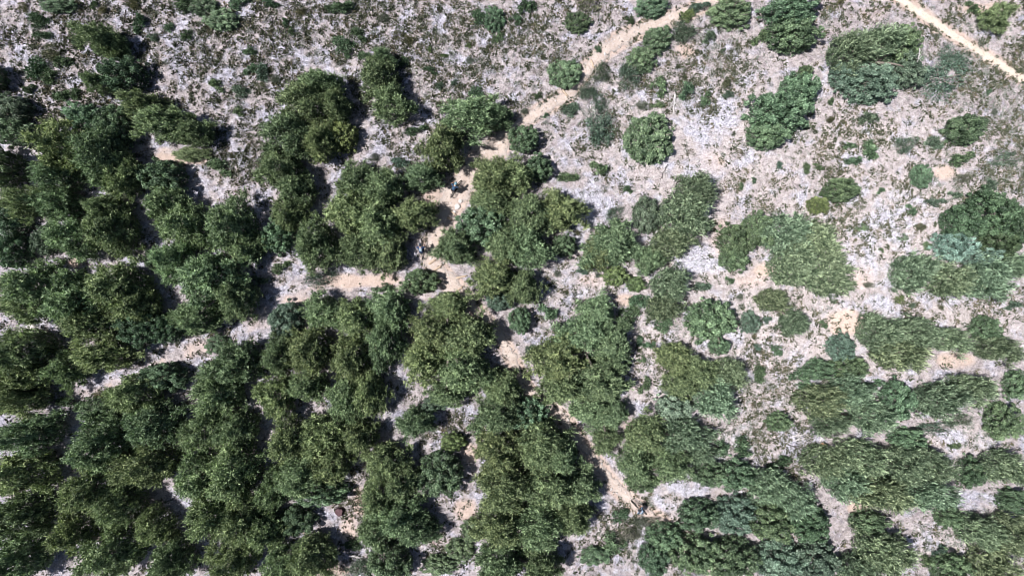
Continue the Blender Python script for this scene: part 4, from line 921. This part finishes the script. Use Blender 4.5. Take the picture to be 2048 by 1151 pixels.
def stump(u_, v_, r, h, mat, topmat, lab, seed):
    rg = random.Random(seed); x, y = W(u_, v_); o = empty('stump', (x, y, float(hgt(x, y)))); tag(o, lab, 'stump')
    V, F = [], []; seg = 14; prof = [(1.5, -.1), (1.25, .05), (1.05, .16), (1., h)]; rr = [rg.uniform(.85, 1.15) for _ in range(seg)]
    for k, (f, z) in enumerate(prof):
        for q in range(seg):
            t = 2 * math.pi * q / seg; V.append((math.cos(t) * r * f * rr[q], math.sin(t) * r * f * rr[q], z + (rg.uniform(-.04, .04) if k == 3 else 0)))
    for k in range(3):
        for q in range(seg): F.append((k * seg + q, k * seg + (q + 1) % seg, (k + 1) * seg + (q + 1) % seg, (k + 1) * seg + q))
    link('bark', mesh_py('bark', V, F), mat, o)
    V2 = [V[3 * seg + q] for q in range(seg)] + [(0, 0, h - .02)]; F2 = [(q, (q + 1) % seg, seg) for q in range(seg)]
    link('cut_face', mesh_py('cut_face', V2, F2, False), topmat, o)
stump(680, 1021, .34, .35, plain('maroon_bark', (.045, .026, .030), .9, var=.4), plain('maroon_wood', (.085, .045, .052), .85, var=.35), 'dark red stump on the bare strip low in the picture', 1)
stump(1644, 889, .24, .3, M_DEAD, plain('orange_wood', (.52, .33, .2), .8, var=.35), 'orange topped stump right of the grey branch pile', 2)

# ------------------------------------------------------------------ bird in flight
def bird():
    z = 5.0; x, y = W(1360, 31.5, z)
    o = empty('bird', (x, y, z), math.radians(207)); tag(o, 'small black swift like bird flying over the trail near the top edge', 'bird')
    mb = plain('black_feathers', (.012, .012, .014), .6, var=.3)
    V, F = [], []; tube(V, F, [(.10, 0, 0), (.075, 0, .005), (.03, 0, .008), (-.03, 0, .004), (-.085, 0, 0)], [.008, .026, .032, .024, .008], 8); link('body', mesh_py('body', V, F), mb, o)
    for s_ in (1, -1):
        lead = [(.045, .02), (.035, .09), (-.01, .16), (-.075, .215), (-.12, .235)]; trail_ = [(-.03, .02), (-.03, .08), (-.05, .14), (-.09, .195), (-.125, .232)]
        V = []; F = []
        for (a, b) in zip(lead, trail_):
            zz = .012 + .1 * a[1] ** 2
            V += [(a[0], s_ * a[1], zz + .003), (b[0], s_ * b[1], zz), (a[0], s_ * a[1], zz - .003), (b[0], s_ * b[1], zz - .002)]
        for k in range(4):
            i = k * 4; F += [(i, i + 1, i + 5, i + 4), (i + 2, i + 6, i + 7, i + 3), (i, i + 4, i + 6, i + 2), (i + 1, i + 3, i + 7, i + 5)]
        link('wing', mesh_py('wing', V, F), mb, o)
    V = [(-.07, .012, 0), (-.07, -.012, 0), (-.15, .03, .002), (-.115, 0, .001), (-.15, -.03, .002)]; V += [(a, b, c - .004) for a, b, c in V]
    link('tail', mesh_py('tail', V, [(0, 2, 3), (0, 3, 1), (1, 3, 4), (5, 8, 7), (5, 6, 8), (6, 9, 8), (0, 5, 7, 2), (2, 7, 8, 3), (3, 8, 9, 4), (4, 9, 6, 1)]), mb, o)
bird()

# ------------------------------------------------------------------ bicycles and riders
def torus(R0, r0, n=32, m=8, axis='y'):
    V, F = [], []
    for i in range(n):
        a = 2 * math.pi * i / n
        for j in range(m):
            b = 2 * math.pi * j / m; rr = R0 + r0 * math.cos(b); V.append((rr * math.cos(a), r0 * math.sin(b), rr * math.sin(a)))
    for i in range(n):
        for j in range(m): F.append((i * m + j, ((i + 1) % n) * m + j, ((i + 1) % n) * m + (j + 1) % m, i * m + (j + 1) % m))
    return V, F
ME_TYRE = mesh_py('tyre', *torus(.332, .036))
def wheel_mesh():
    V, F = torus(.302, .013, 32, 6)
    tube(V, F, [(0, -.05, 0), (0, .05, 0)], [.022, .022], 8)
    for k in range(16):
        a = 2 * math.pi * k / 16; s_ = .04 if k % 2 else -.04
        tube(V, F, [(0, s_, 0), (.3 * math.cos(a), 0, .3 * math.sin(a))], [.0025, .0025], 3)
    return mesh_py('wheel', V, F)
ME_WHEEL = wheel_mesh()
M_RUB = plain('tyre_rubber', (.014, .014, .015), .75, var=.2)
M_RIM = plain('rim_alloy', (.03, .03, .033), .35, .6, var=.2)
M_BLK = plain('black_parts', (.02, .02, .022), .45, var=.2)
M_SKIN = plain('skin', (.48, .28, .20), .55, var=.08)
M_SHOE = plain('shoes', (.05, .05, .055), .6, var=.3)

WB = 1.16; FX = .66; RX = FX - WB; WR = .365
HEAD = Vector((.36, 0, .92))
def steer_pt(p, ang):
    q = Vector(p) - HEAD; c, s_ = math.cos(ang), math.sin(ang)
    return HEAD + Vector((q.x * c - q.y * s_, q.x * s_ + q.y * c, q.z))
def bicycle(loc, rz, steer, frame_col, lab):
    o = empty('bicycle', loc, rz); tag(o, lab, 'bicycle', 'mountain bikes on the trail')
    mf = plain('frame_paint', frame_col, .35, var=.1)
    V, F = [], []; bb = (0, 0, .34); ra = (RX, 0, WR); st = (-.13, 0, .80); h0 = (.40, 0, .72); h1 = (.36, 0, .90)
    for a, b, r0, r1 in ((h0, bb, .026, .03), (h1, st, .022, .02), (bb, (-.17, 0, .92), .02, .016), (h0, h1, .03, .028)): tube(V, F, [a, b], [r0, r1], 8)
    for s_ in (1, -1):
        tube(V, F, [bb, (RX + .2, s_ * .06, .35), (RX, s_ * .07, WR)], [.014, .013, .011], 6); tube(V, F, [st, (RX + .15, s_ * .06, .55), (RX, s_ * .07, WR)], [.012, .011, .01], 6)
    link('frame', mesh_py('frame', V, F), mf, o)
    V, F = [], []
    for s_ in (1, -1): tube(V, F, [steer_pt((.40, s_ * .06, .70), steer), steer_pt((FX, s_ * .06, WR), steer)], [.02, .014], 6)
    tube(V, F, [steer_pt((.40, -.07, .70), steer), steer_pt((.40, .07, .70), steer)], [.02, .02], 6)
    link('fork', mesh_py('fork', V, F), M_BLK, o)
    V, F = [], []
    tube(V, F, [steer_pt(p, steer) for p in ((.36, 0, .92), (.42, 0, .98))], [.018, .018], 6)
    tube(V, F, [steer_pt(p, steer) for p in ((.37, -.38, 1.01), (.40, -.2, 1.0), (.42, 0, .98), (.40, .2, 1.0), (.37, .38, 1.01))], [.014] * 5, 7)
    hb = link('handlebar', mesh_py('handlebar', V, F), M_BLK, o)
    for s_ in (1, -1):
        V, F = [], []; tube(V, F, [steer_pt((.374, s_ * .25, 1.008), steer), steer_pt((.37, s_ * .39, 1.012), steer)], [.018, .018], 8); link('grip', mesh_py('grip', V, F), M_RUB, hb)
    V, F = [], []; tube(V, F, [(-.30, 0, .945), (-.24, 0, .955), (-.15, 0, .955), (-.05, 0, .95), (.0, 0, .94)], [.045, .075, .055, .028, .012], 10)
    V = [(a, b, .945 + (c - .945) * .45) for a, b, c in V]; link('saddle', mesh_py('saddle', V, F), M_BLK, o)
    V, F = [], []; tube(V, F, [(0, -.09, .34), (0, .09, .34)], [.018, .018], 8); tube(V, F, [(0, -.08, .34), (.17, -.09, .34)], [.014, .012], 6); tube(V, F, [(0, .08, .34), (-.17, .09, .34)], [.014, .012], 6)
    for k in range(18):
        pass
    cr = link('crank', mesh_py('crank', V, F), M_BLK, o)
    for s_ in (1, -1):
        bm = bmesh.new(); bmesh.ops.create_cube(bm, size=1); bmesh.ops.scale(bm, vec=(.10, .10, .018), verts=bm.verts); bmesh.ops.bevel(bm, geom=bm.edges[:], offset=.006, segments=1)
        me = bpy.data.meshes.new('pedal'); bm.to_mesh(me); bm.free(); p = link('pedal', me, M_BLK, cr); p.location = (.17 if s_ < 0 else -.17, s_ * .15, .34)
    cV, cF = torus(.085, .006, 20, 4); cw = link('chainring', mesh_py('chainring', cV, cF), M_RIM, cr); cw.location = (0, -.06, .34)
    for front in (True, False):
        w = link('wheel', ME_WHEEL, M_RIM, o)
        w.location = steer_pt((FX, 0, WR), steer) if front else (RX, 0, WR); w.rotation_euler[2] = steer if front else 0
        t = link('tyre', ME_TYRE, M_RUB, w)
    return o

def skinned(name, verts, edges, rads, sub=2):
    bm = bmesh.new(); lay = bm.verts.layers.skin.verify(); vs_ = []
    for i, (p, r) in enumerate(zip(verts, rads)):
        q = bm.verts.new(p); q[lay].radius = (r, r) if not isinstance(r, tuple) else r; q[lay].use_root = (i == 0); vs_.append(q)
    for a, b in edges: bm.edges.new((vs_[a], vs_[b]))
    me = bpy.data.meshes.new(name); bm.to_mesh(me); bm.free()
    ob = bpy.data.objects.new(name, me); COL.objects.link(ob)
    ob.modifiers.new('s', 'SKIN').use_smooth_shade = True
    ss = ob.modifiers.new('d', 'SUBSURF'); ss.levels = sub; ss.render_levels = sub
    dg = bpy.context.evaluated_depsgraph_get(); out = bpy.data.meshes.new_from_object(ob.evaluated_get(dg))
    bpy.data.objects.remove(ob); bpy.data.meshes.remove(me); return out

def rider(loc, rz, steer, lab, jersey, stripe, short_c, helm, pack=None):
    o = empty('person', loc, rz); tag(o, lab, 'person', 'mountain bikers')
    hand = {s_: steer_pt((.36, s_ * .33, 1.035), steer) for s_ in (1, -1)}
    names, P, Rd, E = [], [], [], []
    def add(n, p, r, parent=None):
        names.append(n); P.append(Vector(p)); Rd.append(r)
        if parent is not None: E.append((parent, len(P) - 1))
        return len(P) - 1
    pel = add('pelvis', (-.27, 0, .98), (.15, .125)); sp = add('spine', (-.10, 0, 1.13), (.14, .11), pel); ch = add('chest', (.10, 0, 1.27), (.17, .12), sp)
    nk = add('neck', (.22, 0, 1.35), .062, ch); hd = add('head', (.31, 0, 1.41), (.088, .095), nk); hd2 = add('crown', (.36, 0, 1.50), (.085, .09), hd)
    for s_ in (1, -1):
        sh = add('shoulder', (.15, s_ * .19, 1.28), .068, ch); el = add('elbow', (.20, s_ * .42, 1.10), .046, sh); h = hand[s_]
        wr = add('wrist', (h.x - .06, h.y + s_ * .01, h.z + .03), .029, el); pm = add('palm', (h.x - .01, h.y, h.z + .012), (.034, .026), wr)
        hp = add('hip', (-.24, s_ * .10, .92), .098, pel); fx = .17 if s_ < 0 else -.17
        kn = add('knee', (.14 + fx * .35, s_ * .19, .72 if s_ < 0 else .66), .06, hp); an = add('ankle', (fx - .10, s_ * .15, .43), .042, kn)
        ft = add('heel', (fx - .12, s_ * .15, .385), .042, an); to = add('toe', (fx + .12, s_ * .155, .38), .036, ft)
    body = skinned('body', P, E, Rd)
    # fingers round the grip, nose and ears, joined to the body mesh
    V = [tuple(v.co) for v in body.vertices]; F = [tuple(p.vertices) for p in body.polygons]
    for s_ in (1, -1):
        for k, ln in enumerate((.9, 1., .95, .75)):
            c = steer_pt((.372, s_ * (.30 + .021 * k), 1.01), steer); d = steer_pt((1.372, s_ * (.30 + .021 * k), 1.01), steer) - c
            tube(V, F, [c + d * -.01 + Vector((0, 0, .035)), c + d * .028 * ln + Vector((0, 0, .026)), c + d * .034 * ln + Vector((0, 0, -.002)), c + d * .012 + Vector((0, 0, -.028))], [.0095, .0095, .009, .0075], 6)
        c = steer_pt((.355, s_ * .275, 1.02), steer); d = steer_pt((.40, s_ * .255, .985), steer)
        tube(V, F, [steer_pt((.345, s_ * .315, 1.03), steer), c, d], [.012, .011, .008], 6)
    tube(V, F, [(.40, 0, 1.455), (.435, 0, 1.43), (.425, 0, 1.415)], [.012, .016, .012], 6)
    tube(V, F, [(.408, -.028, 1.392), (.412, 0, 1.389), (.408, .028, 1.392)], [.006, .009, .006], 5)
    for s_ in (1, -1): tube(V, F, [(.33, s_ * .085, 1.45), (.325, s_ * .10, 1.445), (.32, s_ * .09, 1.42)], [.02, .016, .01], 6)
    full = mesh_py('body', V, F); b = link('body', full, M_SKIN, o)
    for s_ in (1, -1):
        bm = bmesh.new(); bmesh.ops.create_icosphere(bm, subdivisions=2, radius=.013); me = bpy.data.meshes.new('eye'); bm.to_mesh(me); bm.free()
        e = link('eye', me, M_BLK, b); e.location = (.405, s_ * .034, 1.462)
    # clothing: the body's own faces near certain bones, lifted off the skin
    seg = [(names[a], names[b_], P[a], P[b_]) for a, b_ in E]
    def cloth(name, want, off, mat):
        cz = [];
        nv = [v.normal for v in body.vertices]; keep = []
        for p in body.polygons:
            c = p.center; best = None
            for (na, nb, a, b_) in seg:
                d = b_ - a; t = max(0, min(1, (c - a).dot(d) / d.length_squared)); q = (c - (a + d * t)).length
                if best is None or q < best[0]: best = (q, na, nb, t)
            if want(best[1], best[2], best[3]): keep.append(tuple(p.vertices))
        used = sorted({i for f in keep for i in f}); mp = {i: k for k, i in enumerate(used)}
        VV = [tuple(body.vertices[i].co + nv[i] * off) for i in used]; FF = [tuple(mp[i] for i in f) for f in keep]
        me = mesh_py(name, VV, FF); ob = link(name, me, mat, o)
        sol = ob.modifiers.new('t', 'SOLIDIFY'); sol.thickness = .006; sol.offset = 1
        return ob
    mj, ntj, outj = new_mat('jersey')
    tc = N(ntj, 'ShaderNodeTexCoord'); wv = N(ntj, 'ShaderNodeTexWave'); wv.inputs['Scale'].default_value = 1.1; wv.inputs['Distortion'].default_value = 1.5
    ntj.links.new(tc.outputs['Object'], wv.inputs['Vector'])
    cj = mixc(ntj, rng_map(ntj, wv.outputs['Fac'], .62, .72), jersey, stripe); pj = N(ntj, 'ShaderNodeBsdfPrincipled'); pj.inputs['Roughness'].default_value = .8
    ntj.links.new(cj, pj.inputs['Base Color']); ntj.links.new(pj.outputs[0], outj.inputs[0])
    cloth('jersey', lambda a, b_, t: (a in ('spine', 'chest') and b_ in ('chest', 'shoulder')) or (a == 'pelvis' and b_ == 'spine' and t > .15) or (a == 'shoulder' and t < .75), .012, mj)
    cloth('shorts', lambda a, b_, t: (a == 'pelvis' and (b_ == 'hip' or t <= .35)) or (a == 'hip' and t < .85), .016, plain('shorts_cloth', short_c, .85, var=.15))
    cloth('shoe', lambda a, b_, t: b_ == 'toe' or (b_ == 'heel' and t > .3), .010, M_SHOE)
    cloth('glove', lambda a, b_, t: b_ == 'palm', .006, M_BLK)
    # helmet with vents and a visor
    V, F = [], []; n, m_ = 16, 7; C = Vector((.345, 0, 1.485))
    for j in range(m_):
        ph = j / (m_ - 1) * math.radians(98)
        for i in range(n):
            t = 2 * math.pi * i / n; rr = 1 + .05 * math.cos(6 * t) * math.sin(ph)
            V.append((C.x + .145 * math.sin(ph) * math.cos(t) * rr, .112 * math.sin(ph) * math.sin(t) * rr, C.z + .115 * math.cos(ph)))
    for j in range(m_ - 1):
        for i in range(n): F.append((j * n + i, j * n + (i + 1) % n, (j + 1) * n + (i + 1) % n, (j + 1) * n + i))
    hm = link('helmet', mesh_py('helmet', V, F), plain('helmet_shell', helm, .35, var=.1), o)
    so_ = hm.modifiers.new('t', 'SOLIDIFY'); so_.thickness = .012; so_.offset = -1
    V = [(C.x + .11, -.08, C.z + .03), (C.x + .11, .08, C.z + .03), (C.x + .20, .055, C.z + .02), (C.x + .20, -.055, C.z + .02)]; V += [(a, b2, c - .008) for a, b2, c in V]
    link('visor', mesh_py('visor', V, [(0, 1, 2, 3), (7, 6, 5, 4), (0, 4, 5, 1), (1, 5, 6, 2), (2, 6, 7, 3), (3, 7, 4, 0)], False), M_BLK, hm)
    for k in range(5):
        y0 = (k - 2) * .035; V, F = [], []
        tube(V, F, [(C.x + .09, y0, C.z + .075 - abs(k - 2) * .012), (C.x, y0 * 1.1, C.z + .112 - abs(k - 2) * .014), (C.x - .09, y0, C.z + .08 - abs(k - 2) * .012)], [.007, .009, .006], 5); link('vent', mesh_py('vent', V, F), M_BLK, hm)
    if pack:
        bm = bmesh.new(); bmesh.ops.create_cube(bm, size=1); bmesh.ops.scale(bm, vec=(.34, .22, .13), verts=bm.verts); bmesh.ops.bevel(bm, geom=bm.edges[:], offset=.04, segments=2, affect='EDGES')
        me = bpy.data.meshes.new('backpack'); bm.to_mesh(me); bm.free(); pk = link('backpack', me, plain('backpack_cloth', pack, .75, var=.25), o)
        pk.location = (-.05, 0, 1.31); pk.rotation_euler[1] = math.radians(-37)
    return o

def ride(u_, v_, heading, steer, frame_col, blab, **kw):
    x, y = W(u_, v_); a = math.radians(heading); z = float(hgt(x, y)) + .035
    bicycle((x, y, z), a, steer, frame_col, blab); rider((x, y, z), a, steer, **kw)
ride(911, 380, 62, math.radians(-14), (.05, .05, .055), 'black mountain bike under the upper rider on the bare trail',
     lab='upper mountain biker in dark navy top and pale blue helmet', jersey=(.012, .022, .05), stripe=(.02, .05, .10), short_c=(.015, .015, .018), helm=(.16, .28, .36), pack=(.03, .07, .13))
ride(846, 500, 92, math.radians(4), (.03, .03, .035), 'black mountain bike under the middle rider at the trail edge',
     lab='middle mountain biker in bright navy blue with pale back', jersey=(.010, .028, .085), stripe=(.02, .05, .13), short_c=(.02, .03, .06), helm=(.02, .03, .05), pack=(.30, .38, .44))
ride(1277, 1012, 141, math.radians(-3), (.02, .02, .022), 'black mountain bike under the lower rider on the narrow trail',
     lab='lower mountain biker in a pale blue and navy striped jersey', jersey=(.30, .40, .50), stripe=(.015, .03, .07), short_c=(.015, .02, .03), helm=(.03, .035, .045), pack=None)
